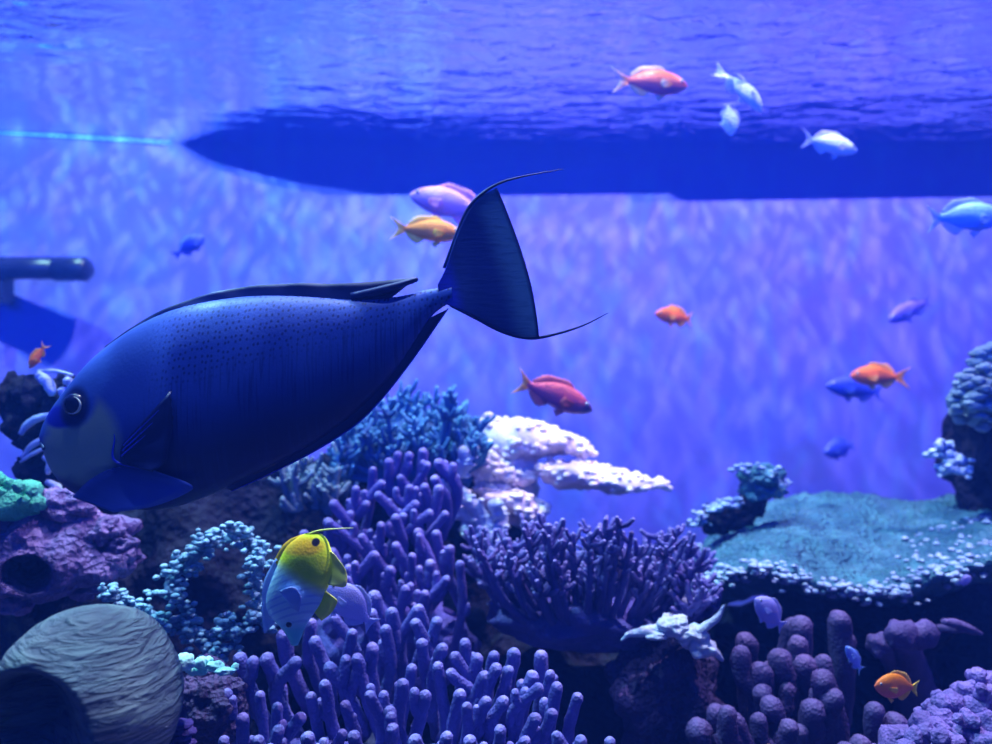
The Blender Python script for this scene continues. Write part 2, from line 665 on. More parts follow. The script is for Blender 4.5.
ORANGE = (fish_mat('orange_scales', (1.0, 0.22, 0.005), (0.9, 0.12, 0.08)), fin_mat('orange_fin', (1.0, 0.30, 0.01), (0.9, 0.45, 0.12)))
YELLOW_O = (fish_mat('golden_scales', (1.0, 0.36, 0.0), (1.0, 0.22, 0.02)), fin_mat('golden_fin', (1.0, 0.45, 0.0), (0.95, 0.65, 0.03)))
RED = (fish_mat('red_scales', (0.66, 0.08, 0.12), (0.26, 0.05, 0.22), face=(0.09, 0.03, 0.16)), fin_mat('red_fin', (0.50, 0.07, 0.13), (0.70, 0.16, 0.14)))
ORANGE_V = (fish_mat('orange_violet_scales', (1.0, 0.20, 0.015), (0.40, 0.06, 0.26)), fin_mat('orange_violet_fin', (0.95, 0.36, 0.12), (0.55, 0.6, 0.5)))
PINK = (fish_mat('pink_scales', (0.70, 0.30, 0.52), (0.30, 0.20, 0.52)), fin_mat('pink_fin', (0.75, 0.20, 0.42), (0.6, 0.25, 0.6)))
WHITE = (fish_mat('silver_scales', (0.55, 0.82, 0.95), (0.45, 0.60, 0.95)), fin_mat('silver_fin', (0.55, 0.72, 0.95), (0.45, 0.55, 0.95), 0.6))
CYAN = (fish_mat('pale_cyan_scales', (0.30, 0.70, 0.92), (0.10, 0.25, 0.85)), fin_mat('cyan_fin', (0.35, 0.6, 0.95), (0.3, 0.5, 0.95), 0.6))
BLUE = (fish_mat('blue_scales', (0.06, 0.10, 0.75), (0.02, 0.06, 0.55)), fin_mat('blue_fin', (0.04, 0.09, 0.7), (0.1, 0.2, 0.9), 0.7))
BLUE_V = (fish_mat('violet_blue_scales', (0.30, 0.20, 0.85), (0.03, 0.08, 0.65)), fin_mat('violet_blue_fin', (0.15, 0.15, 0.8), (0.2, 0.25, 0.95), 0.6))
LILAC = (fish_mat('lilac_scales', (0.36, 0.36, 1.0), (0.32, 0.34, 1.0)), fin_mat('lilac_fin', (0.36, 0.38, 1.0), (0.32, 0.42, 1.0), 0.9))
SKY = (fish_mat('bright_blue_scales', (0.18, 0.35, 1.0), (0.12, 0.25, 1.0)), fin_mat('bright_blue_fin', (0.18, 0.35, 1.0), (0.2, 0.4, 1.0), 0.8))
GOLD_TAIL = fin_mat('straw_fin', (0.85, 0.55, 0.05), (0.75, 0.7, 0.15))


# ---- the big blue unicornfish
def unicornfish():
    d = 1.12
    s = S(d)
    cx, cy = 245, 395
    t = thing('unicornfish', P(cx, cy, d), 'very large dark blue fish with streaming tail filaments filling the open water', 'fish')
    L = lambda px, py: ((px - cx) * s, (cy - py) * s)
    LL = lambda pts: [L(*p) for p in pts]

    n = NT('unicornfish_skin')
    tc = n.new('TexCoord')
    sp = n.new('SeparateXYZ')
    n.l.new(tc.outputs['Object'], sp.inputs[0])
    X, Z = sp.outputs['X'], sp.outputs['Z']

    def blob(px, py, rx, ry, soft=0.45):
        x0, z0 = L(px, py)
        a = n.math('POWER', n.math('DIVIDE', n.math('SUBTRACT', X, x0), rx * s), 2.0)
        b = n.math('POWER', n.math('DIVIDE', n.math('SUBTRACT', Z, z0), ry * s), 2.0)
        return n.rng(n.math('ADD', a, b), 1.0 + soft, 1.0 - soft, 0, 1, True)

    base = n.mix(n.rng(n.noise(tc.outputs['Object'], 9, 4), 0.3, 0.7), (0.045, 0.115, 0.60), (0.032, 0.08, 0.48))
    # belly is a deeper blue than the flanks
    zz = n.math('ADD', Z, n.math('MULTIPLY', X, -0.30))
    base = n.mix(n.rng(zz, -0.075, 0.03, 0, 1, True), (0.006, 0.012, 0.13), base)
    # dotted upper flank, fine vertical lines lower down
    flat = n.new('CombineXYZ')
    n.l.new(X, flat.inputs[0])
    n.l.new(n.math('MULTIPLY', n.math('ADD', Z, n.math('MULTIPLY', X, -0.2)), 0.75), flat.inputs[1])
    sv = n.new('TexVoronoi', voronoi_dimensions='2D')
    n.l.new(flat.outputs[0], sv.inputs['Vector'])
    sv.inputs['Scale'].default_value = 130
    sv.inputs['Randomness'].default_value = 0.55
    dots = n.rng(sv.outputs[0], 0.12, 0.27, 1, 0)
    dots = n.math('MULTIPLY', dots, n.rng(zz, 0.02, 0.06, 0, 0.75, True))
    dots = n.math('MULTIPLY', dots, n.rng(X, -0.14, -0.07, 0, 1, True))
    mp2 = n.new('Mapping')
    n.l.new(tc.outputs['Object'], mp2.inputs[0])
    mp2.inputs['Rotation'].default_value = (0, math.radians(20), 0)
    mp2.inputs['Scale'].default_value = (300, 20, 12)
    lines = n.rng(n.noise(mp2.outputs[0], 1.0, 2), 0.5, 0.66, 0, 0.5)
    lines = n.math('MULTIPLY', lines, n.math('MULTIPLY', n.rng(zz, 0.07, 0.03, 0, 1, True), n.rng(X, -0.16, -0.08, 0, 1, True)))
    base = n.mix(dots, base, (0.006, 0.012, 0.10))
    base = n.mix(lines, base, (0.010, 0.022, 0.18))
    cheek = n.math('MAXIMUM', blob(95, 438, 40, 42), blob(72, 452, 27, 24))
    cheek = n.math('MULTIPLY', cheek, n.math('SUBTRACT', 1.0, blob(84, 400, 27, 24)))
    base = n.mix(cheek, base, (0.31, 0.44, 0.40))
    base = n.mix(blob(68, 416, 19, 11), base, (0.006, 0.012, 0.50))
    base = n.mix(blob(86, 406, 17, 20), base, (0.006, 0.012, 0.13))
    h = n.noise(tc.outputs['Object'], 220, 2)
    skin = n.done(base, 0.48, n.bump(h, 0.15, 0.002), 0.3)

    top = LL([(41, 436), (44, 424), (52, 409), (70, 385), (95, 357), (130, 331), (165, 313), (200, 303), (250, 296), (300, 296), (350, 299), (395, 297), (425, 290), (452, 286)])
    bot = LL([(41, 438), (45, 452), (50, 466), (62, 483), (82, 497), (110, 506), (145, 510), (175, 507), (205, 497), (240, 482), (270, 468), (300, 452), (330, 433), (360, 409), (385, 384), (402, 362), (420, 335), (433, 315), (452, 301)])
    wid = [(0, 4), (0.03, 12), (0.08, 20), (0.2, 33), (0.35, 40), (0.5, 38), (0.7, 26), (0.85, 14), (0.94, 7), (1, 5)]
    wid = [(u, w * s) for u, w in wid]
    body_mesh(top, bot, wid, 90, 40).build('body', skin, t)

    dark_fin = fin_mat('unicornfish_fin', (0.012, 0.028, 0.20), (0.008, 0.014, 0.12), 1.0)
    edge_blue = plain_mat('bright_blue_margin', (0.015, 0.03, 0.75), 0.4, 0.4, 0.1)
    # dorsal fin with its loose rear lobe
    mb = MB()
    fin(mb, LL([(112, 350), (150, 324), (200, 306), (250, 300), (300, 300), (350, 303), (388, 300)]),
        LL([(104, 347), (150, 316), (200, 296), (250, 286), (300, 283), (350, 283), (418, 277)]), 60, 5, 3.2 * s, 0.8 * s, 0, 0)
    mb.build('dorsal_fin', dark_fin, t)
    mb = MB()
    tube(mb, [(*[L(352, 297)[0]], -0.004, L(352, 297)[1]), (L(385, 290)[0], -0.007, L(385, 290)[1]), (L(416, 280)[0], -0.004, L(416, 280)[1])], [4 * s, 4.5 * s, 2.6 * s], 12)
    mb.build('fin_fold', dark_fin, t)
    # anal fin
    mb = MB()
    fin(mb, LL([(225, 486), (270, 464), (320, 437), (360, 405), (400, 360), (430, 318)]),
        LL([(232, 491), (276, 471), (330, 442), (368, 414), (408, 366), (448, 309)]), 50, 5, 3.0 * s, 0.6 * s)
    af = mb.build('anal_fin', dark_fin, t)
    mb = MB()
    tube(mb, [(x, -0.003, z) for x, z in LL([(232, 491), (276, 471), (330, 442), (368, 414), (408, 366), (448, 309)])], [0.5 * s, 0.9 * s, 0.9 * s, 0.6 * s], 6, 40)
    mb.build('fin_margin', edge_blue, af)
    mb = MB()
    tube(mb, [(x, -0.004, z) for x, z in LL([(398, 362), (418, 332), (440, 306)])], [0.8 * s, 1.2 * s, 0.6 * s], 6, 20)
    mb.build('fin_ray', edge_blue, af)

    # tail: crescent with filaments
    tail = NT('unicornfish_tail_skin')
    tco = tail.new('TexCoord')
    sp2 = tail.new('SeparateXYZ')
    tail.l.new(tco.outputs['Object'], sp2.inputs[0])
    at = tail.new('Attribute', attribute_name='tip')
    ray = tail.noise(tail.coord('Object', (30, 30, 190)), 1.0, 2)
    c = tail.mix(tail.rng(at.outputs['Fac'], 0.16, 0.34, 0, 1, True), (0.03, 0.045, 0.85), (0.014, 0.04, 0.28))
    c = tail.mix(tail.rng(at.outputs['Fac'], 0.62, 0.93, 0, 1, True), c, (0.10, 0.26, 0.50))
    c = tail.mix(tail.rng(at.outputs['Fac'], 0.955, 0.985), c, (0.010, 0.018, 0.16))
    c = tail.mix(tail.rng(ray, 0.5, 0.7, 0, 0.45), c, (0.012, 0.03, 0.22))
    tailm = tail.done(c, 0.5, tail.bump(ray, 0.2, 0.002), 0.3)
    U = catmull([(x, 0, z) for x, z in LL([(438, 285), (446, 268), (456, 238), (468, 211), (480, 197), (497, 188)])], 30)
    W = catmull([(x, 0, z) for x, z in LL([(440, 302), (456, 308), (478, 318), (503, 331), (522, 337), (539, 337)])], 30)
    R = catmull([(x, 0, z) for x, z in LL([(497, 188), (505, 206), (520, 246), (531, 284), (537, 318), (539, 337)])], 33)
    mb = MB()
    vs, ts, nu, nw = [], [], 30, 33
    for side in (1, -1):
        for i in range(nu):
            v = i / (nu - 1)
            for k in range(nw):
                w = k / (nw - 1)
                p = U[i].lerp(W[i], w)
                p += (R[k] - U[-1].lerp(W[-1], w)) * v ** 2
                y = side * (3.6 * (1 - v) ** 1.5 + 0.7) * s * (1 + 0.15 * (k % 2)) + 2.0 * s * v * math.sin(w * 5)
                vs.append((p.x, y, p.z))
                ts.append(v)
    fs, o = [], nu * nw
    for i in range(nu - 1):
        for k in range(nw - 1):
            a = i * nw + k
            fs.append((a, a + nw, a + nw + 1, a + 1))
            fs.append((o + a, o + a + 1, o + a + nw + 1, o + a + nw))
    rim = list(range(nw)) + [i * nw + nw - 1 for i in range(1, nu)] + [(nu - 1) * nw + k for k in range(nw - 2, -1, -1)] + [i * nw for i in range(nu - 2, 0, -1)]
    for a, b in zip(rim, rim[1:] + rim[:1]):
        fs.append((a, b, o + b, o + a))
    mb.add(vs, fs, ts)
    tf = mb.build('tail_fin', tailm, t)
    mb = MB()
    tube(mb, [(x, 0, z) for x, z in LL([(444, 268), (456, 236), (468, 209), (482, 194), (500, 183), (525, 176), (563, 169)])], [1.6 * s, 2.0 * s, 1.8 * s, 1.1 * s, 0.35 * s], 8, 50)
    mb.build('filament', dark_fin, tf)
    mb = MB()
    tube(mb, [(x, 0, z) for x, z in LL([(450, 305), (476, 318), (504, 332), (530, 338), (556, 334), (584, 325), (608, 313)])], [1.6 * s, 2.2 * s, 2.0 * s, 1.3 * s, 0.4 * s], 8, 50)
    mb.build('filament', dark_fin, tf)

    # pectoral fin held against the flank, one on each side
    pect = fin_mat('unicornfish_pectoral', (0.006, 0.010, 0.085), (0.010, 0.020, 0.14), 1.0)
    for sd in (-1, 1):
        mb = MB()
        fin(mb, LL([(140, 440), (137, 450), (139, 460)]), LL([(189, 390), (192, 415), (188, 440), (184, 458), (172, 466)]), 25, 8, 2.2 * s, 0.5 * s, sd * 33 * s, sd * 11 * s, 0.02)
        pf = mb.build('pectoral_fin', pect, t)
        for a, b in (((141, 442), (178, 408)), ((140, 447), (172, 420)), ((139, 452), (165, 432))):
            mb = MB()
            (xa, za), (xb, zb_) = L(*a), L(*b)
            tube(mb, [(xa, sd * 36.5 * s, za), ((xa + xb) / 2, sd * 40.5 * s, (za + zb_) / 2), (xb, sd * 44 * s, zb_)], [0.9 * s, 0.7 * s, 0.3 * s], 6, 14)
            mb.build('fin_ray', edge_blue, pf)
    # pelvic fin: the paler lobe below the gill
    pelv = fin_mat('unicornfish_pelvic', (0.02, 0.04, 0.30), (0.05, 0.10, 0.6), 1.0)
    for sd in (-1, 1):
        mb = MB()
        fin(mb, LL([(90, 492), (106, 476), (126, 465), (150, 461)]), LL([(132, 506), (170, 500), (200, 488), (206, 480), (182, 470)]), 31, 8, 2.5 * s, 0.4 * s, sd * 30 * s, sd * 6 * s)
        mb.build('pelvic_fin', pelv, t)
    # gill edge
    for sd in (-1, 1):
        mb = MB()
        ys = [sd * a * s for a in (27, 30.5, 33, 34, 36)]
        tube(mb, [(x, y, z) for (x, z), y in zip(LL([(118, 396), (127, 414), (131, 434), (131, 456), (156, 464)]), ys)], [0.3 * s, 1.2 * s, 0.8 * s, 1.3 * s, 0.5 * s], 8, 36)
        mb.build('gill_edge', edge_blue, t)
    # mouth
    mb = MB()
    tube(mb, [(x, y * s, z) for (x, z), y in zip(LL([(50, 448), (43, 441), (50, 448)]), (-11, 0, 11))], [1.5 * s, 2.6 * s, 1.5 * s], 8, 18)
    mb.build('lips', plain_mat('unicornfish_lips', (0.03, 0.06, 0.22), 0.5), t)
    # eyes
    for sd in (-1, 1):
        x, z = L(86, 404)
        mb = MB()
        lump(mb, (x, sd * 20.5 * s, z), (11.5 * s, 7 * s, 11.5 * s), 3, 0, 1, 0, 0)
        ey = mb.build('eye', plain_mat('unicornfish_eye', (0.006, 0.010, 0.07), 0.15, 0.6, 0), t)
        mb = MB()
        pts = []
        for k in range(13):
            a = math.radians(-115 + 190 * k / 12)
            pts.append((x + 8.2 * s * math.cos(a), sd * 25.8 * s, z + 8.2 * s * math.sin(a)))
        tube(mb, pts, [0.25 * s, 0.9 * s, 1.2 * s, 0.9 * s, 0.25 * s], 8, 40)
        tag(mb.build('iris', M_EYE_PALE, ey), 'thin silver crescent')
    return t


unicornfish()


# ---- threadfin butterflyfish swimming head down
def butterflyfish():
    d = 1.22
    s = S(d)
    cx, cy = 306, 578
    t = thing('butterflyfish', P(cx, cy, d), 'yellow and pale blue butterflyfish diving head down between the corals, black spot by its back', 'fish')
    L = lambda px, py: ((px - cx) * s, (cy - py) * s)
    LL = lambda pts: [L(*p) for p in pts]
    n = NT('butterflyfish_skin')
    tc = n.new('TexCoord')
    sp = n.new('SeparateXYZ')
    n.l.new(tc.outputs['Object'], sp.inputs[0])
    X, Z = sp.outputs['X'], sp.outputs['Z']
    # pale blue in front, yellow behind along a slanting border
    ax = n.math('ADD', n.math('MULTIPLY', X, 0.55), n.math('MULTIPLY', Z, 0.9))
    nn = n.noise(tc.outputs['Object'], 25, 2)
    ax = n.math('ADD', ax, n.rng(nn, 0, 1, -0.006, 0.006))
    _, zb_ = L(0, 592)
    yel = n.rng(ax, -0.018, 0.012, 0, 1, True)
    wv = n.new('TexWave', wave_type='BANDS', bands_direction='DIAGONAL')
    mp = n.new('Mapping')
    n.l.new(tc.outputs['Object'], mp.inputs[0])
    mp.inputs['Rotation'].default_value = (0, math.radians(60), 0)
    n.l.new(mp.outputs[0], wv.inputs['Vector'])
    wv.inputs['Scale'].default_value = 42
    wv.inputs['Distortion'].default_value = 0.6
    blue = n.mix(n.rng(wv.outputs['Fac'], 0.55, 0.95, 0, 0.55), (0.42, 0.72, 1.0), (0.18, 0.36, 0.75))
    x1, z1 = L(292, 632)
    hd = n.rng(Z, z1 - 0.002, z1 + 0.03, 1, 0, True)
    blue = n.mix(hd, blue, (0.12, 0.62, 0.70))
    x2, z2 = L(302, 545)
    oc = n.rng(n.math('ADD', n.math('POWER', n.math('DIVIDE', n.math('SUBTRACT', X, x2), 0.040), 2), n.math('POWER', n.math('DIVIDE', n.math('SUBTRACT', Z, z2), 0.016), 2)), 1.3, 0.2, 0, 0.8, True)
    ye = n.mix(oc, (0.80, 1.0, 0.012), (1.0, 0.50, 0.015))
    ye = n.mix(n.rng(n.noise(tc.outputs['Object'], 16, 2), 0.48, 0.65, 0, 0.5), ye, (0.30, 0.60, 0.05))
    x3, z3 = L(317, 541)
    sptd = n.rng(n.math('ADD', n.math('POWER', n.math('SUBTRACT', X, x3), 2), n.math('POWER', n.math('SUBTRACT', Z, z3), 2)), 0.000055, 0.000025, 0, 1, True)
    c = n.mix(yel, blue, ye)
    c = n.mix(sptd, c, (0.01, 0.01, 0.02))
    skin = n.done(c, 0.45, n.bump(n.voro(tc.outputs['Object'], 250), 0.15, 0.002), 0.35)
    # body: outline loop lofted across its thickness, from rear (top) down to the snout
    rows = [(533, 306, 320), (538, 296, 326), (546, 287, 330), (556, 281, 333), (568, 276, 334), (580, 271, 331),
            (592, 267, 326), (604, 266, 321), (614, 269, 314), (622, 276, 308), (630, 283, 304), (638, 288, 301), (645, 291, 298)]
    wid = [2, 6, 10, 13, 15, 16, 16, 15, 13, 10, 8, 6, 3]
    A = catmull([(x0, w, y) for (y, x0, x1_), w in zip(rows, wid)], 40)
    B = catmull([(x1_, w, y) for (y, x0, x1_), w in zip(rows, wid)], 40)
    mb = MB()
    vs, fs, sides = [], [], 24
    for a, b in zip(A, B):
        xm, rx = (a.x + b.x) / 2, (b.x - a.x) / 2
        for k in range(sides):
            th = 2 * PI * k / sides
            x, z = L(xm + rx * math.cos(th), a.z)
            vs.append((x, a.y * s * math.sin(th) * 0.8, z))
    for i in range(39):
        for k in range(sides):
            k2 = (k + 1) % sides
            fs.append((i * sides + k, i * sides + k2, (i + 1) * sides + k2, (i + 1) * sides + k))
    fs += [tuple(range(sides)), tuple(39 * sides + k for k in range(sides))]
    mb.add(vs, fs)
    mb.build('body', skin, t)
    # dorsal fin (outer side, blue in front, yellow behind) and its thread
    yfin = fin_mat('butterflyfish_yellow_fin', (0.70, 0.95, 0.02), (0.95, 1.0, 0.15), 1.0)
    bfin = fin_mat('butterflyfish_blue_fin', (0.28, 0.48, 0.95), (0.25, 0.42, 0.98), 0.85)
    mb = MB()
    fin(mb, LL([(276, 622), (270, 608), (270, 592), (273, 578), (280, 562)]), LL([(264, 634), (262, 615), (262, 596), (265, 578), (276, 558)]), 22, 4, 1.6 * s, 0.4 * s)
    mb.build('spiny_dorsal_fin', bfin, t)
    mb = MB()
    fin(mb, LL([(278, 566), (288, 550), (300, 541), (314, 537)]), LL([(274, 560), (285, 543), (300, 535), (320, 531)]), 22, 4, 1.8 * s, 0.4 * s)
    df = mb.build('dorsal_fin', fin_mat('butterflyfish_rear_fin', (0.60, 0.60, 0.02), (0.75, 0.45, 0.03), 1.0), t)
    mb = MB()
    tube(mb, [(x, 0, z) for x, z in LL([(304, 536), (318, 531), (334, 529), (353, 528)])], [1.4 * s, 1.1 * s, 0.8 * s, 0.4 * s], 6, 20)
    mb.build('filament', fin_mat('butterflyfish_thread', (0.5, 0.6, 0.05), (0.5, 0.6, 0.3), 1.0), df)
    # tail fin, pale at the tip
    mb = MB()
    fin(mb, LL([(327, 548), (329, 556), (328, 566), (322, 576)]), LL([(335, 553), (345, 566), (348, 578), (345, 586), (330, 584)]), 22, 6, 2.2 * s, 0.5 * s, 0, -4 * s)
    mb.build('tail_fin', fin_mat('butterflyfish_tail', (0.85, 1.0, 0.015), (0.95, 1.0, 0.30), 1.0), t)
    # anal fin
    mb = MB()
    fin(mb, LL([(316, 582), (320, 590), (318, 600), (312, 608)]), LL([(330, 594), (338, 600), (332, 612), (322, 620)]), 18, 5, 2.0 * s, 0.4 * s, 0, -3 * s)
    mb.build('anal_fin', yfin, t)
    for sd in (-1, 1):
        mb = MB()
        x, z = L(291, 622)
        lump(mb, (x, sd * 8 * s, z), (3 * s, 2 * s, 3 * s), 2, 0, 1, 0, 0)
        mb.build('eye', M_EYE, t)
        mb = MB()
        fin(mb, LL([(296, 604), (302, 608)]), LL([(284, 586), (298, 582), (306, 592)]), 10, 4, 1.2 * s, 0, sd * 12 * s, sd * 5 * s)
        mb.build('pectoral_fin', bfin, t)
    return t


butterflyfish()

GA = 'orange anthias in the open water'
small_fish('anthias', 'red-orange fish with forked tail swimming just under the rippled water surface', GA, 657, 83, 2.2, 66, 1, 'anthias', ORANGE_V, 1, 12, tail_k=0.75)
small_fish('anthias', 'golden yellow fish half hidden behind the big blue tail fin', GA, 433, 231, 2.0, 60, 1, 'anthias', YELLOW_O, -3, 5, tail_k=0.7)
small_fish('anthias', 'pink and mauve fish with its rear behind the tip of the big tail fin', GA, 446, 203, 2.1, 78, -1, 'anthias', PINK, 17, -10, tail_k=0.8)
small_fish('anthias', 'short-bodied plain orange fish alone in mid water against the blue wall', GA, 672, 316, 2.5, 44, -1, 'anthias', ORANGE, 6, 30, tail_k=0.4)
small_fish('anthias', 'wine-red fish with dark face nosing down above the white plate coral', GA, 560, 397, 1.9, 72, 1, 'anthias', RED, -20, 8, tail_k=0.55, tail_mats=ORANGE[1])
small_fish('anthias', 'slender orange fish swimming directly above a blue fish', GA, 874, 376, 2.5, 54, -1, 'anthias', ORANGE, 3, 12, tail_k=0.9)
small_fish('anthias', 'round orange fish with straw-yellow tail above the purple finger columns', GA, 894, 686, 1.35, 46, -1, 'deep', (fish_mat('amber_scales', (1.0, 0.30, 0.01), (0.80, 0.13, 0.15)), fin_mat('amber_fin', (0.95, 0.45, 0.08), (0.85, 0.6, 0.15))), 10, 14, tail_k=0.6, tail_mats=GOLD_TAIL)
small_fish('anthias', 'tiny orange fish hovering over the dark rock by the big fish head', GA, 36, 358, 1.7, 24, -1, 'anthias', ORANGE, -58, 20, tail_k=0.7)
small_fish('anthias', 'orange fish showing only its back at the bottom edge', GA, 768, 751, 1.3, 28, 1, 'anthias', ORANGE, 0, 30, tail_k=0.6)

GW = 'silvery white fish near the surface'
small_fish('silvery_fish', 'silvery fish arched in a steep curve just under the water surface', GW, 746, 92, 2.2, 50, 1, 'anthias', WHITE, -48, 25, bend=0.35, tail_k=0.8)
small_fish('silvery_fish', 'small pale silvery fish hanging upright beside the arched one', GW, 730, 121, 2.25, 30, 1, 'deep', WHITE, -82, 0, tail_k=0.4)
small_fish('silvery_fish', 'plump white fish in front of the dark band on the wall', GW, 834, 145, 2.35, 52, 1, 'anthias', WHITE, -8, 10, tail_k=0.6)
small_fish('silvery_fish', 'pale cyan fish half out of the picture against the violet wall', GW, 972, 217, 2.1, 76, 1, 'anthias', CYAN, 4, 8, tail_k=0.5)

GB = 'blue fish near the back wall'
small_fish('blue_fish', 'blue fish swimming just below the slender orange one', GB, 851, 388, 2.75, 56, -1, 'anthias', BLUE, 8, 10, tail_k=0.55)
small_fish('blue_fish', 'rounded blue fish low over the turquoise table coral', GB, 837, 449, 2.9, 34, -1, 'deep', BLUE, -8, 20, tail_k=0.8)
small_fish('blue_fish', 'violet-backed blue fish nosing downward below the pale cyan one', GB, 907, 311, 2.75, 46, -1, 'anthias', BLUE_V, -24, 8, tail_k=0.5)
small_fish('blue_fish', 'small dark blue fish alone before the bright cyan wall, above the big fish', GB, 192, 244, 3.0, 28, 1, 'deep', BLUE, 40, 35, bend=0.35, tail_k=0.8)

GL = 'pale fish among the corals'
small_fish('lilac_fish', 'lilac fish close behind the yellow butterflyfish', GL, 348, 602, 1.32, 58, -1, 'deep', LILAC, 46, 10, tail_k=0.5)
small_fish('lilac_fish', 'lilac fish tilted in the dark gap under the table coral rim', GL, 768, 611, 1.5, 44, -1, 'deep', LILAC, 44, 24, tail_k=0.6)
small_fish('lilac_fish', 'bright blue slip of a fish above the round orange fish', GL, 853, 657, 1.5, 32, -1, 'anthias', SKY, 52, 25, tail_k=0.5)
small_fish('lilac_fish', 'little violet fish under the far end of the table coral rim', GL, 966, 580, 1.66, 18, 1, 'deep', LILAC, 10, 25, tail_k=0.6)


# ------------------------------------------------------------------ reef
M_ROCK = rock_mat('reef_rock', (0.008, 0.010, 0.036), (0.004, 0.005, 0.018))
M_PURPLE_ROCK = rock_mat('coralline_rock', (0.30, 0.20, 0.50), (0.10, 0.07, 0.24), 22)


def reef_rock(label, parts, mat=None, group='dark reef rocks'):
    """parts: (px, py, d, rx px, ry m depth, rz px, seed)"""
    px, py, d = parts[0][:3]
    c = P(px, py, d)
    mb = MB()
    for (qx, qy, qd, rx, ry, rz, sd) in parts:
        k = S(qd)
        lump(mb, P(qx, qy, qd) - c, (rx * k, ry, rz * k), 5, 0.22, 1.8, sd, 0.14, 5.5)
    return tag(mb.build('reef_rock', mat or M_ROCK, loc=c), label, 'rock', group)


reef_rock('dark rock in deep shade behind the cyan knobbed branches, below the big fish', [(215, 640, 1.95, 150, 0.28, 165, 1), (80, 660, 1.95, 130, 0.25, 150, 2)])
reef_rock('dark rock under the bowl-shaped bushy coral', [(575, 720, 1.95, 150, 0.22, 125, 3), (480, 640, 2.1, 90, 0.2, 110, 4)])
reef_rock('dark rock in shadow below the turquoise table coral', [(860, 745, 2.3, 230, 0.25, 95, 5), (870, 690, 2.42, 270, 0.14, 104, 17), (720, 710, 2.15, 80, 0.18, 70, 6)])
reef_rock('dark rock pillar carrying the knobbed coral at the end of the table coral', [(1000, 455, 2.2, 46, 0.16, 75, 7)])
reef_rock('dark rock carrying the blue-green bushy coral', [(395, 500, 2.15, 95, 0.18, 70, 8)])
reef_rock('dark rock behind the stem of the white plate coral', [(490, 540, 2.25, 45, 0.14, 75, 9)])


def finger_paths(tips, d_of, r_px, root, lean=0.45, length=(70, 120), seed=0, sag=0.0):
    """curved finger paths from near the colony's root up to each tip (photo pixel positions turned into points)"""
    rnd = random.Random(seed)
    out = []
    for (px, py) in tips:
        d = d_of(px, py) + rnd.uniform(-0.02, 0.02)
        ln = rnd.uniform(*length)
        bx = px + (root[0] - px) * lean * rnd.uniform(0.5, 1.1) + rnd.gauss(0, sag)
        by = py + ln
        mx = px + (bx - px) * 0.45 + rnd.gauss(0, 3 + sag * 0.4)
        my = py + ln * 0.45
        r = r_px * rnd.uniform(0.85, 1.15) * S(d)
        out.append(([P(bx, by, d + 0.06), P(mx, my, d + 0.025 + rnd.uniform(-.01, .01)), P(px, py + r_px, d)], [r * 1.15, r * 1.05, r]))
    return out


def finger_coral(label, tips, d_of, r_px, root, mat, lean=0.45, length=(70, 120), seed=0, base=None, stubs=0, name='finger_coral', group=None, part='finger', rough=0.22, sag=0.0):
    c = P(root[0], root[1], d_of(*root))
    t = thing(name, c, label, 'coral', group)
    rnd = random.Random(seed + 99)
    for path, rr in finger_paths(tips, d_of, r_px, root, lean, length, seed, sag):
        mb = MB()
        path = [p - c for p in path]
        tube(mb, path, rr, 12, 14, rough, 55)
        for k in range(stubs):
            if rnd.random() < 0.55:
                continue
            u = rnd.uniform(0.35, 0.8)
            p = path[0].lerp(path[1], u * 2) if u < 0.5 else path[1].lerp(path[2], u * 2 - 1)
            dv = Vector((rnd.uniform(-1, 1), rnd.uniform(-0.8, 0.2), rnd.uniform(0.4, 1.2))).normalized()
            ln = rr[2] * rnd.uniform(2.2, 4.2)
            tube(mb, [p, p + dv * ln * 0.6, p + dv * ln * 0.7 + Vector((0, 0, ln * 0.45))], [rr[2] * 0.95, rr[2] * 0.85, rr[2] * 0.8], 10, 9, rough, 55, 0.3)
        mb.build(part, mat, t)
    if base:
        mb = MB()
        for (qx, qy, qd, rx, ry, rz, sd) in base:
            k = S(qd)
            lump(mb, P(qx, qy, qd) - c, (rx * k, ry, rz * k), 4, 0.2, 2, sd, 0.1, 6)
        mb.build('base', mat, t)
    return t


M_FINGER = coral_mat('violet_finger_coral', (0.12, 0.13, 0.48), (0.26, 0.25, 0.68), (0.08, 0.09, 0.38), 60, 0.5, 0.78)
M_STAG = coral_mat('purple_staghorn', (0.12, 0.105, 0.48), (0.28, 0.26, 0.68), (0.08, 0.07, 0.38), 60, 0.5, 0.78)
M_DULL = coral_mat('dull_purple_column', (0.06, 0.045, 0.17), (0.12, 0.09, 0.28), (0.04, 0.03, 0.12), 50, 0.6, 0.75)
M_LILAC = coral_mat('lilac_coral', (0.11, 0.085, 0.36), (0.20, 0.17, 0.50), (0.07, 0.055, 0.26), 60, 0.6, 0.5)

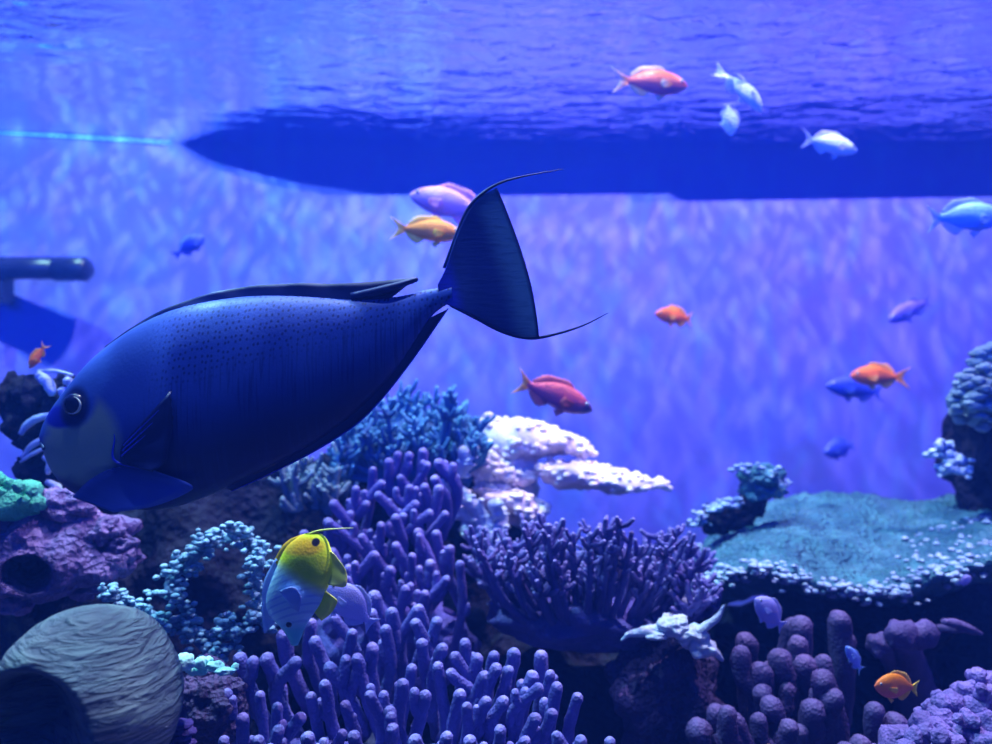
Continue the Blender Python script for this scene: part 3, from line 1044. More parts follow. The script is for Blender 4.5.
# the big finger coral along the bottom
tips = [(240, 653), (226, 688), (267, 653), (277, 701), (283, 630), (295, 657), (315, 636), (311, 618), (330, 662), (311, 691), (325, 679),
        (342, 728), (308, 732), (354, 731), (352, 628), (335, 613), (371, 609), (374, 591), (357, 667), (357, 653), (372, 643), (386, 624),
        (390, 706), (393, 723), (403, 679), (412, 663), (417, 604), (279, 725), (243, 713), (258, 735), (392, 607), (419, 603), (416, 618),
        (437, 616), (422, 638), (442, 643), (455, 651), (465, 638), (477, 653), (438, 661), (451, 668), (460, 689), (486, 696), (484, 671),
        (496, 663), (494, 650), (514, 648), (509, 665), (503, 696), (532, 671), (541, 651), (525, 686), (538, 682), (550, 669), (557, 682),
        (552, 708), (535, 713), (577, 692), (558, 732), (581, 735), (467, 701), (447, 731), (391, 711), (425, 690), (370, 690), (345, 700),
        (500, 725), (470, 735), (415, 735), (525, 735), (260, 690), (300, 712), (224, 735), (610, 736)]
dF = lambda x, y: 1.42 - (y - 600) / 145 * 0.30
finger_coral('violet finger coral with crowded thick upright fingers along the bottom, below the butterflyfish', tips, dF, 6.3, (400, 800), M_FINGER, 0.15, (70, 120), 5,
             [(320, 800, 1.22, 110, 0.12, 45, 3), (470, 800, 1.22, 120, 0.12, 45, 4)], 2, sag=14)

# purple staghorn above it
tips = [(356, 485), (373, 466), (334, 500), (330, 519), (381, 480), (379, 491), (389, 458), (409, 451), (423, 448), (401, 474), (439, 459),
        (427, 461), (409, 484), (425, 483), (435, 475), (439, 485), (403, 513), (381, 521), (429, 509), (304, 530), (328, 518), (396, 542),
        (374, 551), (396, 514), (375, 591), (332, 548), (350, 510), (362, 533), (418, 528), (436, 530), (450, 545), (412, 552), (390, 566),
        (430, 560), (446, 575), (405, 585), (355, 560), (345, 575), (425, 590), (460, 560), (366, 500), (415, 500), (445, 510)]
dG = lambda x, y: 1.78 - (y - 450) / 150 * 0.26
finger_coral('purple staghorn coral with slim forking branches behind the butterflyfish', tips, dG, 4.8, (400, 640), M_STAG, 0.45, (60, 120), 8,
             [(395, 640, 1.74, 75, 0.12, 50, 8)], 4, sag=24, name='staghorn_coral', part='branch')

# dull purple columns at the bottom, under the table coral
tips = [(746, 632), (793, 616), (801, 616), (771, 696), (716, 703), (735, 712), (699, 720), (789, 718), (761, 663), (763, 683), (839, 611), (833, 688),
        (823, 671), (874, 700), (894, 713), (847, 742), (812, 700), (805, 655), (780, 650), (860, 735)]
dO = lambda x, y: 1.62 - (y - 610) / 135 * 0.26
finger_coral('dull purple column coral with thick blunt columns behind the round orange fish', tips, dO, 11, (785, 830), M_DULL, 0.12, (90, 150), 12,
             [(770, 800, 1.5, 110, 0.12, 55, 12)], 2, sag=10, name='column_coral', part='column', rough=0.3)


def knob_coral(name, label, knobs, mat, group=None, amp=0.25, sub=3, clump=None):
    """a colony of rounded knobs: (px, py, d, r px)"""
    c = P(*knobs[0][:3])
    t = thing(name, c, label, 'coral', group)
    for i, k in enumerate(knobs):
        px, py, d, r = k[:4]
        sx, sz = k[4:6] if len(k) > 4 else (1, 1)
        mb = MB()
        q = P(px, py, d) - c
        R = r * S(d)
        lump(mb, q, (R * sx, R, R * sz), sub, amp, 1.5, i + 1, 0.08, 5, t=0.7)
        mb.build('knob', mat, t)
    return t


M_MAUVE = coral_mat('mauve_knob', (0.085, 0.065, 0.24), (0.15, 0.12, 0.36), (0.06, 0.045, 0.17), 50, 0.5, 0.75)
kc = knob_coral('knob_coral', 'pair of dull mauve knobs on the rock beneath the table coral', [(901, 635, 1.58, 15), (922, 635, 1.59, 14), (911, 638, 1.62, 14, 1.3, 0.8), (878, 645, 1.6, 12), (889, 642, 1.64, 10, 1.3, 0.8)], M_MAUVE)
mb = MB()
c0 = P(901, 635, 1.58)
tube(mb, [P(920, 730, 2.05) - c0, P(912, 680, 1.85) - c0, P(906, 644, 1.64) - c0], [0.06, 0.045, 0.026], 14, 14, 0.2, 25)
tube(mb, [P(912, 700, 1.95) - c0, P(892, 660, 1.75) - c0, P(881, 647, 1.63) - c0], [0.03, 0.024, 0.018], 12, 12, 0.2, 25)
mb.build('stem', M_MAUVE, kc)
tk = thing('sponge', P(962, 628, 1.62), 'slim dull mauve sponge lying slantwise in shadow under the table coral', 'sponge')
mb = MB()
tube(mb, [Vector((-0.042, 0, 0.014)), Vector((-0.016, 0, 0.009)), Vector((0.016, 0, -0.003)), Vector((0.045, 0.01, -0.015))], [0.005, 0.011, 0.010, 0.005], 12, 14, 0.2, 40)
mb.build('lobe', M_MAUVE, tk)
mb = MB()
tube(mb, [Vector((0.01, 0.45, -0.20)), Vector((0.01, 0.2, -0.07)), Vector((0.0, 0.0, -0.003))], [0.016, 0.010, 0.008], 10, 12, 0.2, 40)
mb.build('stalk', M_MAUVE, tk)

kn = [(988, 682, 1.38, 15), (968, 692, 1.36, 14), (951, 705, 1.34, 16), (943, 719, 1.32, 15), (921, 722, 1.32, 13), (938, 733, 1.3, 17), (962, 733, 1.3, 18),
      (978, 709, 1.33, 17), (915, 738, 1.29, 13), (990, 725, 1.3, 18), (958, 690, 1.38, 9), (932, 708, 1.36, 11), (985, 696, 1.33, 13), (950, 745, 1.27, 16), (985, 745, 1.27, 18), (1005, 700, 1.36, 20), (905, 752, 1.28, 14), (968, 720, 1.29, 12), (970, 755, 1.34, 60, 1.3, 0.55)]
rk = random.Random(31)
kn2 = []
for (x, y, d, r, *e_) in kn:
    kn2.append((x, y, d, r * 0.8, *e_) if not e_ else (x, y, d, r, *e_))
    if not e_:
        for k in range(2):
            kn2.append((x + rk.uniform(-14, 14), y + rk.uniform(-8, 10), d + rk.uniform(-0.03, 0.03), r * rk.uniform(0.35, 0.6)))
knob_coral('lobe_coral', 'bright lilac coral of clustered lobes in the bottom corner beside the round orange fish', kn2, M_LILAC)


# ---- grey leather coral dome with a dark hollow
def leather_coral():
    d = 0.95
    k = S(d)
    c = P(90, 700, d)
    n = NT('grey_leather_coral')
    co = n.coord('Object', (11, 11, 58))
    w = n.noise(co, 1.7, 4, 1.2)
    w2 = n.noise(n.coord('Object', (20, 20, 95)), 1.2, 3, 0.8)
    h = n.math('ADD', w, n.math('MULTIPLY', w2, 0.6))
    cc = n.mix(n.rng(h, 0.65, 1.0), (0.085, 0.125, 0.18), (0.14, 0.215, 0.26))
    mat = n.done(cc, 0.75, n.bump(h, 0.9, 0.012), 0.2)
    axis = Vector((c.x, c.y, c.z * 0.3)).normalized()      # the hollow opens obliquely

    def fn(p, v):
        # ridges
        ridge = noise.fractal(Vector((p.x * 24, p.y * 24, p.z * 105 + 6 * p.x * noise.noise(p * 12))), 1.0, 2.0, 3)
        p = p * (1 + 0.009 * ridge)
        if v.y < 0.35:
            w = c + p
            rr = math.hypot((w.x / w.y * F + 496 - 20) / 64, (372 - w.z / w.y * F - 740) / 66)
            q = max(0.0, min(1.0, (1.12 - rr) / 0.62))
            q = q * q * (3 - 2 * q)
            p = p + (axis * max(0.0, 0.06 - p.dot(axis))) * q
        return p

    t = thing('leather_coral', c, 'large grey ridged leather coral dome with a dark hollow in the bottom corner', 'coral')
    mb = MB()
    lump(mb, (0, 0, 0), (87 * k, 0.11, 92 * k), 6, 0.05, 1.2, 4, 0.0, 1, fn=fn)
    mb.build('cap', mat, t)
    mb = MB()
    tube(mb, [Vector((0.01, 0.03, -0.22)), Vector((0.005, 0.03, -0.14)), Vector((0, 0.03, -0.05))], [0.06, 0.05, 0.055], 20, 14, 0.1, 20)
    mb.build('stalk', mat, t)


leather_coral()


# ---- nodule scatter
def nodule(mb, c, r, rnd, flat=0.7, t=1.0):
    vs, fs = ico(2)
    a, b = rnd.uniform(0.75, 1.35), rnd.uniform(0.75, 1.25)
    so = Vector((rnd.uniform(0, 50), 0, 0))
    out = []
    for v in vs:
        k = r * (1 + 0.25 * noise.noise(v * 1.6 + so))
        out.append(c + Vector((v.x * a * k, v.y * b * k, v.z * flat * k)))
    mb.add(out, fs, [t * (0.5 + 0.5 * max(0.0, v.z)) for v in vs])


# ---- cyan knobbed branching coral
def knobbed_branches(label, arms, mat, seed, r_px, d, root, group=None, thick=5, n_per=1.3, spread=1.0):
    """arms: pixel polylines; each is a branch with crowded knobs along it"""
    rnd = random.Random(seed)
    c = P(root[0], root[1], d)
    t = thing('branching_coral', c, label, 'coral', group)
    for arm in arms:
        pts = [P(x, y, d + rnd.uniform(-0.04, 0.04)) - c for x, y in arm]
        mb = MB()
        tube(mb, pts, [thick * S(d) * 1.2, thick * S(d) * 0.8], 9, None, 0.2, 60, 0, 0.25)
        ln = sum((b - a).length for a, b in zip(pts, pts[1:])) / S(d)
        cm = catmull(pts, 60)
        for i in range(int(ln * n_per / r_px * 2)):
            u = rnd.random() ** 0.8
            p = cm[int(u * 59)]
            off = Vector((rnd.gauss(0, 1), rnd.gauss(0, 0.8) - 0.3, rnd.gauss(0.2, 0.8))) * (r_px * 0.85 * spread) * S(d)
            nodule(mb, p + off, r_px * rnd.uniform(0.55, 1.0) * S(d), rnd, 0.62)
        mb.build('branch', mat, t)
    return t


M_CYAN = coral_mat('cyan_branching_coral', (0.10, 0.22, 0.40), (0.30, 0.62, 0.88), (0.06, 0.14, 0.30), 70, 0.5, 0.35)
arms = [[(215, 660), (200, 635), (172, 622), (150, 612), (128, 600), (106, 594)],
        [(215, 660), (196, 640), (188, 620), (180, 600), (176, 580), (186, 566)],
        [(180, 600), (168, 590), (172, 572), (190, 560), (178, 558)],
        [(186, 566), (202, 552), (214, 544), (226, 538), (234, 530)],
        [(214, 544), (205, 542), (200, 548)],
        [(234, 530), (244, 534), (226, 530)],
        [(220, 660), (240, 635), (256, 615), (258, 596), (256, 574), (262, 560), (256, 548), (244, 545)],
        [(256, 615), (262, 622), (270, 624), (250, 612)],
        [(215, 660), (222, 634), (236, 628), (216, 622)],
        [(196, 640), (182, 630), (165, 624), (160, 618)]]
knobbed_branches('pale cyan coral with knobbed branches in an open ring, beside the butterflyfish', arms, M_CYAN, 3, 4.7, 1.42, (215, 665), thick=3.2, n_per=1.8, spread=1.55)

# pale cyan and lilac little colonies between dome and finger coral
M_MINT = coral_mat('mint_coral', (0.30, 0.75, 0.80), (0.45, 0.95, 0.95), (0.25, 0.6, 0.75), 60, 0.4, 0.4)
knob_coral('knob_coral', 'bright mint coral knob with small pieces between grey dome and finger coral',
           [(184, 662, 1.18, 10, 1.1, 0.85), (200, 663, 1.19, 6), (208, 661, 1.2, 5), (215, 666, 1.19, 7, 1.2, 0.7), (225, 671, 1.18, 7, 1.5, 0.5), (235, 667, 1.19, 4), (197, 670, 1.2, 8, 1.5, 0.6)], M_MINT)
reef_rock('small brownish-violet rock shelf between grey dome and finger coral', [(205, 706, 1.26, 42, 0.05, 38, 15)], rock_mat('violet_shelf_rock', (0.10, 0.08, 0.22), (0.05, 0.045, 0.14), 30))
t = thing('plate_coral', P(182, 728, 1.02), 'small lilac coral of stacked folded plates against the grey dome', 'coral')
for i, (y, r) in enumerate([(724, 10), (730, 11), (736, 10), (743, 11), (750, 12)]):
    mb = MB()
    lump(mb, P(182 + (i % 2) * 2, y, 1.02) - P(182, 728, 1.02), (r * S(1.02), 0.013, 4.2 * S(1.02)), 3, 0.2, 2, i, 0.1, 6, t=0.6, rot=(0, 0.12, 0))
    mb.build('plate', M_LILAC, t)


# ---- purple rock with a hole
def holed_rock():
    d = 1.5
    k = S(d)
    c = P(60, 552, d)
    axis = Vector((c.x, c.y, c.z * 0.3)).normalized()

    def fn(p, v):
        q = noise.fractal(p * 14, 1.0, 2.0, 4)
        p = p * (1 + 0.16 * q)
        if v.y < 0.35:
            w = c + p
            rr = math.hypot((w.x / w.y * F + 496 - 38) / 26, (372 - w.z / w.y * F - 575) / 23)
            rr += 0.25 * noise.noise(p * 30)
            q = max(0.0, min(1.0, (1.0 - rr) / 0.4))
            q = q * q * (3 - 2 * q)
            p = p + (axis * max(0.0, 0.09 - p.dot(axis))) * q
        return p

    mb = MB()
    lump(mb, (-0.02, 0, -0.002), (76 * k, 0.12, 44 * k), 6, 0.16, 1.6, 6, 0.0, 1, fn=fn)
    for (x, y, r, sd) in ((62, 508, 22, 1), (22, 530, 30, 2), (118, 560, 18, 3), (122, 545, 12, 5), (18, 604, 12, 4), (-14, 575, 22, 7), (105, 530, 16, 9), (85, 590, 12, 10), (52, 497, 12, 11)):
        lump(mb, P(x, y, d - 0.02) - c, (r * k * 1.25, r * k, r * k * 0.8), 4, 0.3, 1.8, sd, 0.18, 5)
    tag(mb.build('coralline_rock', M_PURPLE_ROCK, loc=c), 'mauve encrusted rock with a dark round hole above the grey dome', 'rock')


holed_rock()

# ---- green coral at the edge
M_GREEN = coral_mat('green_coral', (0.05, 0.38, 0.30), (0.16, 0.75, 0.50), (0.04, 0.25, 0.26), 60, 0.6, 0.4)
rg = random.Random(4)
kn = [(5, 500, 1.45, 34, 1.2, 0.6)]
for i in range(34):
    x = rg.uniform(-22, 38)
    y = 474 + max(0, x) * 0.45 + rg.uniform(0, 26)
    kn.append((x, min(y, 502), 1.42 + rg.uniform(-0.03, 0.03), rg.uniform(4.5, 8)))
knob_coral('green_coral', 'emerald green knobbly coral above the mauve holed rock', kn, M_GREEN)
reef_rock('dark rock below the emerald green coral', [(0, 515, 1.5, 40, 0.06, 16, 22)])


# ---- dark rock with pale frills behind the big fish's head
def frilled_rock():
    d = 1.7
    c = P(40, 430, d)
    k = S(d)
    t = thing('frilled_rock', c, 'dark rock tower with pale frills behind the head of the big blue fish', 'rock')
    mb = MB()
    for (x, y, rx, rz, sd) in ((36, 398, 17, 24, 1), (14, 402, 7, 26, 2), (22, 424, 12, 16, 3), (62, 400, 14, 26, 4), (44, 440, 26, 16, 5), (40, 466, 22, 18, 6), (55, 490, 26, 30, 7), (66, 440, 22, 40, 8), (90, 470, 40, 60, 9), (60, 540, 50, 40, 10)):
        lump(mb, P(x, y, d + 0.02) - c, (rx * k, 0.05, rz * k), 4, 0.25, 1.6, sd, 0.15, 5)
    mb.build('rock', M_ROCK, t)
    fm = coral_mat('pale_frill', (0.35, 0.38, 0.80), (0.62, 0.75, 0.95), (0.25, 0.30, 0.62), 60, 0.4, 0.4)
    for pts, r in (([(20, 434), (28, 424), (42, 417), (64, 414)], 4), ([(22, 458), (32, 446), (46, 438), (58, 440)], 3.2), ([(20, 462), (32, 454), (50, 446)], 2.2),
                   ([(38, 374), (46, 380), (52, 392)], 6), ([(38, 371), (56, 371), (72, 375)], 1.8), ([(62, 388), (66, 400), (64, 416)], 6), ([(66, 378), (70, 384)], 5),
                   ([(44, 456), (50, 462), (48, 472)], 4), ([(46, 482), (56, 486), (64, 494)], 4)):
        mb = MB()
        tube(mb, [P(x, y, d - 0.045) - c for x, y in pts], [r * k * 0.7, r * k, r * k * 0.7], 10, None, 0.35, 70, 0.4, 1)
        mb.build('frill', fm, t)


frilled_rock()


# ---- dense bushy corals
def bushy_coral(name, label, root, d, tips_fn, n, r_px, mat, seed, sub=4, base=None, group=None, depth=0.1):
    """branches fan out of a root and end in short twigs; each main branch is a part"""
    rnd = random.Random(seed)
    c = P(root[0], root[1], d)
    t = thing(name, c, label, 'coral', group)
    for i in range(n):
        x, y = tips_fn(rnd)
        dd = d + rnd.uniform(-depth, depth)
        r = r_px * S(d) * rnd.uniform(0.8, 1.2)
        tip = P(x, y, dd) - c
        mid = Vector((tip.x * 0.75, tip.y * 0.7, tip.z * 0.45))
        mb = MB()
        st = Vector((tip.x * 0.35, tip.y * 0.3, tip.z * 0.12))
        tube(mb, [st, mid, tip], [r * 1.5, r * 1.2, r * 0.8], 8, 10, 0.25, 70)
        for k in range(sub):
            u = rnd.uniform(0.3, 0.95)
            p = mid.lerp(tip, u)
            dv = Vector((rnd.uniform(-1, 1), rnd.uniform(-1, 0.6), rnd.uniform(0.0, 1.1))).normalized()
            ln = r * rnd.uniform(2.5, 5)
            tube(mb, [p, p + dv * ln * 0.6, p + dv * ln + Vector((0, 0, ln * 0.25))], [r * 0.85, r * 0.75, r * 0.6], 7, 7, 0.25, 70, 0.35)
        mb.build('branch', mat, t)
    if base:
        mb = MB()
        for (qx, qy, qd, rx, ry, rz, sd) in base:
            k = S(qd)
            lump(mb, P(qx, qy, qd) - c, (rx * k, ry, rz * k), 4, 0.18, 2, sd, 0.12, 6)
        mb.build('base', mat, t)
    return t


M_BUSH = coral_mat('dusky_violet_bush', (0.08, 0.075, 0.36), (0.27, 0.25, 0.68), (0.05, 0.048, 0.25), 60, 0.5, 0.5)


_slot = [0]


def bowl_tips(r):
    k = _slot[0] = _slot[0] + 1
    x = 466 + 258 * ((k * 0.618) % 1.0) + r.uniform(-3, 3)
    top = 522 + 12 * math.sin(x * 0.09) + 0.0011 * (x - 570) ** 2
    return x, top + ((k * 0.7549) % 1.0) ** 1.2 * 60


bushy_coral('bushy_coral', 'bowl-shaped dusky violet coral bristling with twigs, between finger coral and table coral', (585, 640), 1.68, bowl_tips, 98, 3.3, M_BUSH, 21, 10,
            [(588, 616, 1.70, 92, 0.12, 30, 2)], depth=0.15)

M_TEAL = coral_mat('blue_green_bush', (0.04, 0.14, 0.36), (0.12, 0.36, 0.60), (0.03, 0.08, 0.26), 60, 0.6, 0.45)


def teal_tips(r):
    k = _slot[0] = _slot[0] + 1
    x = 328 + 160 * ((k * 0.618) % 1.0) + r.uniform(-3, 3)
    q = (x - 415) / 78
    top = 386 + 42 * q * q
    return x, top + ((k * 0.7549) % 1.0) * (66 - 22 * q * q)


bushy_coral('bushy_coral', 'mound of short blue-green branches behind the belly and tail base of the big fish', (415, 480), 2.0, teal_tips, 99, 2.9, M_TEAL, 22, 9,
            [(412, 458, 2.08, 74, 0.12, 46, 5)], depth=0.12)

M_GREY = coral_mat('grey_green_bush', (0.10, 0.17, 0.26), (0.22, 0.34, 0.46), (0.06, 0.10, 0.2), 60, 0.6, 0.45)
bushy_coral('bushy_coral', 'small dim grey-green coral just under the belly of the big fish', (310, 530), 1.9, lambda r: (r.uniform(275, 345), r.uniform(458, 510)), 34, 3.6, M_GREY, 23, 4,
            [(310, 505, 1.95, 38, 0.07, 36, 6)], depth=0.06)


# ---- white plate coral
def white_plate():
    d = 2.05
    k = S(d)
    c = P(520, 500, d)
    mat = coral_mat('white_plate_coral', (0.80, 0.68, 0.78), (0.92, 0.84, 0.88), (0.62, 0.50, 0.66), 60, 0.5, 0.3)
    t = thing('plate_coral', c, 'bright white and pink plate coral with two pointed shelves reaching into open water', 'coral')
    rnd = random.Random(77)

    def plate(outline_top, outline_bot, dep, n_nod, nr, name='plate', dd=0.0):
        T, B = catmull([(x, 0, y) for x, y in outline_top], 50), catmull([(x, 0, y) for x, y in outline_bot], 50)
        mb = MB()
        vs, fs, sides = [], [], 20
        for i in range(50):
            a, b = T[i], B[i]
            u = i / 49
            w = dep * (math.sin(PI * min(1, u * 0.92 + 0.06)) ** 0.6)
            p, q = P(a.x, a.z, d + dd) - c, P(b.x, b.z, d + dd) - c
            m, hh = (p + q) / 2, (p.z - q.z) / 2
            for s_ in range(sides):
                th = 2 * PI * s_ / sides
                v = m + Vector((0, w * math.cos(th), hh * math.sin(th)))
                v += Vector((0, 0, 1)) * (0.010 * noise.noise(v * 40) + 0.014 * noise.noise(v * 19 + Vector((dd * 90, 3, 1))))
                vs.append(v)
        for i in range(49):
            for s_ in range(sides):
                s2 = (s_ + 1) % sides
                fs.append((i * sides + s_, i * sides + s2, (i + 1) * sides + s2, (i + 1) * sides + s_))
        fs += [tuple(range(sides)), tuple(49 * sides + s_ for s_ in range(sides))]
        mb.add(vs, fs)
        for j in range(n_nod):
            i = rnd.randrange(50)
            th = rnd.uniform(-0.25 * PI, 1.25 * PI) + PI
            th = rnd.uniform(0.05 * PI, 1.25 * PI)
            s_ = int(th / (2 * PI) * sides) % sides
            nodule(mb, Vector(vs[i * sides + s_]), nr * k * rnd.uniform(0.6, 1.2), rnd, 0.7)
        mb.build(name, mat, t)

    plate([(478, 424), (492, 417), (508, 420), (522, 418), (545, 426), (565, 432), (582, 442), (593, 452)],
          [(478, 455), (492, 462), (508, 466), (522, 462), (545, 454), (565, 454), (582, 456), (593, 454)], 0.09, 150, 4.2, dd=0.06)
    plate([(538, 466), (550, 462), (570, 462), (590, 462), (612, 470), (635, 475), (652, 480), (667, 486)],
          [(538, 476), (550, 484), (570, 486), (590, 489), (612, 490), (635, 489), (652, 488), (667, 488)], 0.075, 150, 3.6)
    plate([(462, 450), (476, 444), (492, 448), (508, 462), (524, 468), (540, 470)],
          [(462, 474), (476, 482), (492, 486), (508, 486), (524, 484), (540, 478)], 0.07, 110, 4.2, dd=0.02)
    plate([(476, 478), (492, 484), (508, 488), (522, 492), (536, 500), (546, 508)],
          [(476, 492), (492, 500), (508, 510), (522, 518), (536, 522), (546, 516)], 0.06, 100, 4.4, dd=-0.02)
    mb = MB()
    lump(mb, P(505, 490, d + 0.06) - c, (36 * k, 0.07, 60 * k), 4, 0.25, 1.7, 3, 0.15, 5)
    mb.build('stem', mat, t)


white_plate()

M_ICE = coral_mat('ice_blue_coral', (0.60, 0.68, 0.92), (0.80, 0.90, 1.0), (0.42, 0.5, 0.8), 60, 0.5, 0.4)
arms = [[(492, 545), (482, 520), (468, 500), (452, 486)], [(482, 520), (470, 516), (456, 512)], [(492, 545), (500, 520), (494, 505)], [(486, 530), (478, 540), (466, 530)],
        [(452, 486), (446, 484), (440, 488)], [(458, 470), (466, 462), (464, 452)]]
knobbed_branches('ice-blue knobbed coral leaning on the stem of the white plate coral', arms, M_ICE, 9, 5.0, 1.92, (490, 560), thick=8, n_per=1.6)


# ---- turquoise table coral
def table_coral():
    n = NT('turquoise_table_coral')
    co = n.coord()
    v = n.voro(n.coord('Object', (1, 1, 1)), 70)
    nn = n.noise(co, 9, 5, 0.5)
    cc = n.mix(n.rng(nn, 0.35, 0.68), (0.05, 0.19, 0.30), (0.035, 0.13, 0.25))
    cc = n.mix(n.rng(n.noise(co, 28, 3), 0.55, 0.75, 0, 0.6), cc, (0.08, 0.25, 0.36))
    h = n.math('ADD', n.noise(co, 60, 4), v)
    mat = n.done(cc, 0.75, n.bump(h, 0.9, 0.02), 0.2)
    rim = coral_mat('pale_table_rim', (0.15, 0.25, 0.50), (0.32, 0.44, 0.72), (0.09, 0.16, 0.38), 60, 0.4, 0.35)
    front = [(682, 592), (700, 586), (722, 576), (745, 570), (765, 568), (790, 574), (812, 582), (838, 588), (866, 592), (892, 590), (920, 582), (950, 572), (985, 562), (1040, 556)]
    back = [(700, 553), (712, 530), (736, 516), (762, 506), (790, 498), (812, 495), (838, 494), (862, 494), (886, 500), (912, 502), (936, 500), (960, 494), (990, 488), (1040, 480)]
    Fr, Bk = catmull([(x, 0, y) for x, y in front], 90), catmull([(x, 0, y) for x, y in back], 90)
    c = P(850, 560, 2.0)
    t = thing('table_coral', c, 'broad turquoise table coral with a pale knobbed rim', 'coral')
    mb = MB()
    nx, ny = 90, 36
    topv = []
    for j in range(ny):
        v_ = j / (ny - 1)
        for i in range(nx):
            d = 1.72 + (2.42 - 1.72) * v_
            p = P(Fr[i].x, Fr[i].z, 1.72).lerp(P(Bk[i].x, Bk[i].z, 2.42), v_) - c
            e_ = min(1.0, min(v_, 1 - v_, i / (nx - 1) * 1.5) * 9)
            p.z += 0.016 * nz(p + c, 9, 4) * e_ + 0.010 * noise.noise((p + c) * 40) + 0.006 * (1 - e_)
            topv.append(p)
    botv = []
    for j in range(ny):
        for i in range(nx):
            p = topv[j * nx + i].copy()
            v_ = j / (ny - 1)
            e_ = min(v_, 1 - v_)
            p.z -= 0.022 + 0.14 * min(1.0, e_ * 2.2) ** 1.4
            botv.append(p)
    fs = []
    o = nx * ny
    for j in range(ny - 1):
        for i in range(nx - 1):
            a = j * nx + i
            fs.append((a, a + 1, a + nx + 1, a + nx))
            fs.append((o + a + 1, o + a, o + a + nx, o + a + nx + 1))
    rimv = list(range(nx)) + [j * nx + nx - 1 for j in range(1, ny)] + [(ny - 1) * nx + i for i in range(nx - 2, -1, -1)] + [j * nx for j in range(ny - 2, 0, -1)]
    for a, b in zip(rimv, rimv[1:] + rimv[:1]):
        fs.append((b, a, o + a, o + b))
    mb.add(topv + botv, fs)
    mb.build('plate', mat, t)
    # rim of knobs hanging along the front edge
    rnd = random.Random(5)
    spots = []
    for i in range(430):
        u = rnd.randrange(2, nx - 1)
        p = topv[u].copy()
        drop = abs(rnd.gauss(0, 1)) * 0.013 * (1.0 + 0.9 * noise.noise(Vector((u * 0.21, 3, 0))))
        p += Vector((rnd.uniform(-0.012, 0.012), rnd.uniform(-0.025, 0.05), -drop * 1.5 + 0.003))
        spots.append((4.2 * S(1.72) * rnd.uniform(0.6, 1.15), p))
    for i in range(70):
        j = rnd.randrange(0, ny)
        p = topv[j * nx + rnd.randrange(0, 3)].copy() + Vector((rnd.uniform(-0.012, 0.02), 0, rnd.uniform(-0.02, 0.006)))
        spots.append((4.0 * S(1.8) * rnd.uniform(0.6, 1.1), p))
    for i in range(90):
        j = rnd.randrange(2, 20)
        p = topv[j * nx + rnd.randrange(60, nx)].copy() + Vector((0, 0, 0.002))
        spots.append((4.0 * S(1.8) * rnd.uniform(0.5, 1.0), p))
    spots.sort(key=lambda q: -q[0])
    for r, p in spots[:100]:
        mb = MB()
        nodule(mb, p, r, rnd, 0.6)
        mb.build('rim_knob', rim, t)
    mb = MB()
    for r, p in spots[100:]:
        nodule(mb, p, r, rnd, 0.6)
    tag(mb.build('small_rim_knobs', rim, t), kind='stuff')
    mb = MB()
    tube(mb, [P(880, 700, 2.15) - c, P(880, 640, 2.15) - c, P(878, 596, 2.1) - c], [0.16, 0.13, 0.20], 24, 16, 0.1, 10, cap=False)
    mb.build('stalk', M_ROCK, t)
    # outgrowth rising from its edge
    mb = MB()
    for (x, y, rx, rz, sd) in ((716, 520, 17, 15, 1), (734, 517, 20, 11, 5), (752, 503, 12, 16, 2)):
        lump(mb, P(x, y, 2.12) - c, (rx * S(2.12), 0.05, rz * S(2.12)), 4, 0.22, 1.7, sd, 0.15, 5)
    og = mb.build('outgrowth', M_ROCK, t)
    mb = MB()
    for (x, y, rx, rz, sd) in ((762, 477, 22, 12, 3), (755, 490, 15, 12, 4), (772, 488, 12, 10, 6)):
        lump(mb, P(x, y, 2.12) - c, (rx * S(2.12), 0.055, rz * S(2.12)), 4, 0.25, 1.7, sd, 0.2, 5)
    mb.build('cap', mat, og)
    mb = MB()
    for i in range(110):
        x, y = rnd.choice(((718, 506), (708, 512), (728, 504), (702, 516), (734, 506), (698, 522), (756, 467), (745, 470), (774, 472), (742, 500), (780, 482)))
        nodule(mb, P(x + rnd.gauss(0, 5), y + rnd.gauss(0, 3), 2.09 + rnd.uniform(-0.04, 0.05)) - c, 3.6 * S(2.1) * rnd.uniform(0.55, 1.1), rnd, 0.6)
    tag(mb.build('knobs', coral_mat('outgrowth_knobs', (0.12, 0.22, 0.50), (0.30, 0.45, 0.78), (0.06, 0.14, 0.4), 60, 0.4, 0.4), og), kind='stuff')


table_coral()

# ---- knobbed coral head on the rock pillar
M_SAGE = coral_mat('sage_coral', (0.07, 0.14, 0.24), (0.25, 0.40, 0.50), (0.04, 0.08, 0.18), 60, 0.5, 0.4)
rn = random.Random(41)
kn = [(992, 398, 2.05, 36, 1.05, 0.9)]
for i in range(85):
    a, q = rn.uniform(0, 2 * PI), math.sqrt(rn.random())
    x, y = 990 + 42 * q * math.cos(a), 396 + 34 * q * math.sin(a)
    kn.append((x, y, 2.05 - 0.095 * math.sqrt(max(0, 1 - q * q)) + rn.uniform(-.01, .01), rn.uniform(3.6, 6.4), 1.25, 0.7))
for x, y in ((986, 350), (980, 353), (994, 347), (976, 362), (990, 358)):
    kn.append((x, y, 2.03, 7, 1.3, 0.7))
knob_coral('knobbed_coral', 'rounded sage-blue knobbed coral head on the dark rock pillar at the picture edge', kn, M_SAGE)
arms = [[(965, 462), (950, 456), (938, 454), (926, 455)], [(950, 456), (946, 448), (940, 447)], [(968, 472), (952, 470), (940, 474)], [(955, 464), (946, 462)]]
knobbed_branches('ice-pale little branching coral jutting from the side of the dark rock pillar', arms, coral_mat('pale_branch', (0.30, 0.40, 0.75), (0.55, 0.68, 0.92), (0.2, 0.3, 0.6), 60, 0.4, 0.4), 14, 4.4, 2.08, (970, 468), thick=4, n_per=1.4)


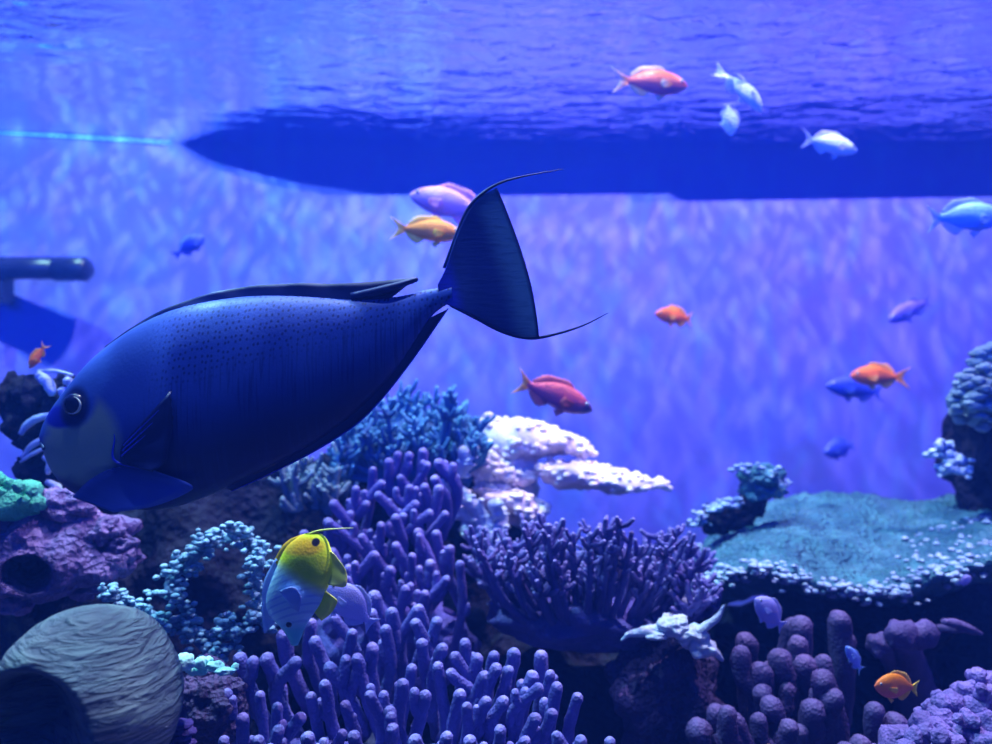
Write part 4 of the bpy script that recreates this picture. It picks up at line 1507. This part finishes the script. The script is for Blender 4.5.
# ---- pale jagged ledge on the rock below the bushy coral
def pale_ledge():
    d = 1.52
    k = S(d)
    c = P(675, 640, d)
    mat = coral_mat('pale_jagged_coral', (0.36, 0.48, 0.78), (0.62, 0.76, 0.95), (0.22, 0.24, 0.55), 40, 0.6, 0.5)
    t = thing('jagged_coral', c, 'pale blue jagged coral ledge with pointed arms below the edge of the table coral', 'coral')
    mb = MB()
    for (x, y, rx, rz, sd) in ((672, 626, 15, 11, 1), (690, 634, 16, 8, 2), (655, 632, 14, 6, 3), (700, 646, 14, 10, 4)):
        lump(mb, P(x, y, d) - c, (rx * k, 0.03, rz * k), 4, 0.3, 1.6, sd, 0.15, 5, t=0.8)
    mb.build('ledge', mat, t)
    for pts, r in (([(690, 634), (704, 628), (718, 616), (724, 606)], 6), ([(662, 630), (645, 632), (630, 634), (622, 640)], 6), ([(700, 646), (714, 652), (722, 660)], 7), ([(684, 640), (686, 648)], 6)):
        mb = MB()
        tube(mb, [P(x, y, d - 0.01) - c for x, y in pts], [r * k, r * k * 0.7, r * k * 0.25], 10, None, 0.3, 60, 0.9, 0.3)
        mb.build('arm', mat, t)
    kk = knob_coral('knob_coral', 'small pale blue knob pair tucked under the rim of the table coral', [(688, 603, 1.62, 9, 1.5, 0.6), (684, 592, 1.64, 7), (700, 597, 1.68, 9)], mat)


pale_ledge()
reef_rock('dark purple rock under the pale jagged ledge', [(668, 702, 1.60, 58, 0.08, 62, 30)], rock_mat('dark_purple_rock', (0.06, 0.045, 0.16), (0.03, 0.025, 0.09), 25))


# ---- return pipe with its bracket near the wall
def pipe():
    d = 3.335
    c = P(20, 269, d)
    k = S(d)
    mat = plain_mat('dark_pipe_plastic', (0.012, 0.016, 0.09), 0.35, 0.5)
    t = thing('return_pipe', c, 'dark horizontal pipe with chamfered end reaching in from the picture edge', 'pipe')

    def oct_(mb, x0, x1, r, ch=0.0):
        vs, fs, n = [], [], 24
        prof = [(x0, r), (x1 - ch, r), (x1, r - ch)] if ch else [(x0, r), (x1, r)]
        for x, q in prof:
            for i in range(n):
                a = 2 * PI * i / n
                vs.append(((x - 20) * k, q * k * math.cos(a), q * k * math.sin(a)))
        for j in range(len(prof) - 1):
            for i in range(n):
                i2 = (i + 1) % n
                fs.append((j * n + i, (j + 1) * n + i, (j + 1) * n + i2, j * n + i2))
        fs += [tuple(range(n)), tuple((len(prof) - 1) * n + i for i in range(n))[::-1]]
        mb.add(vs, fs)

    mb = MB(); oct_(mb, -30, 84, 10.5); mb.build('tube', mat, t)
    mb = MB(); oct_(mb, 56, 90, 12.3, 4); mb.build('end_collar', mat, t)
    mb = MB(); box(mb, -24 * k, -14 * k, -6 * k, 13 * k, -34 * k, -8 * k); mb.build('bracket', mat, t, smooth=False)
    mb = MB(); box(mb, -48 * k, 36 * k, -1.2 * k, 1.2 * k, 10 * k, 12 * k); mb.build('seam', mat, t, smooth=False)
    return t


pipe()
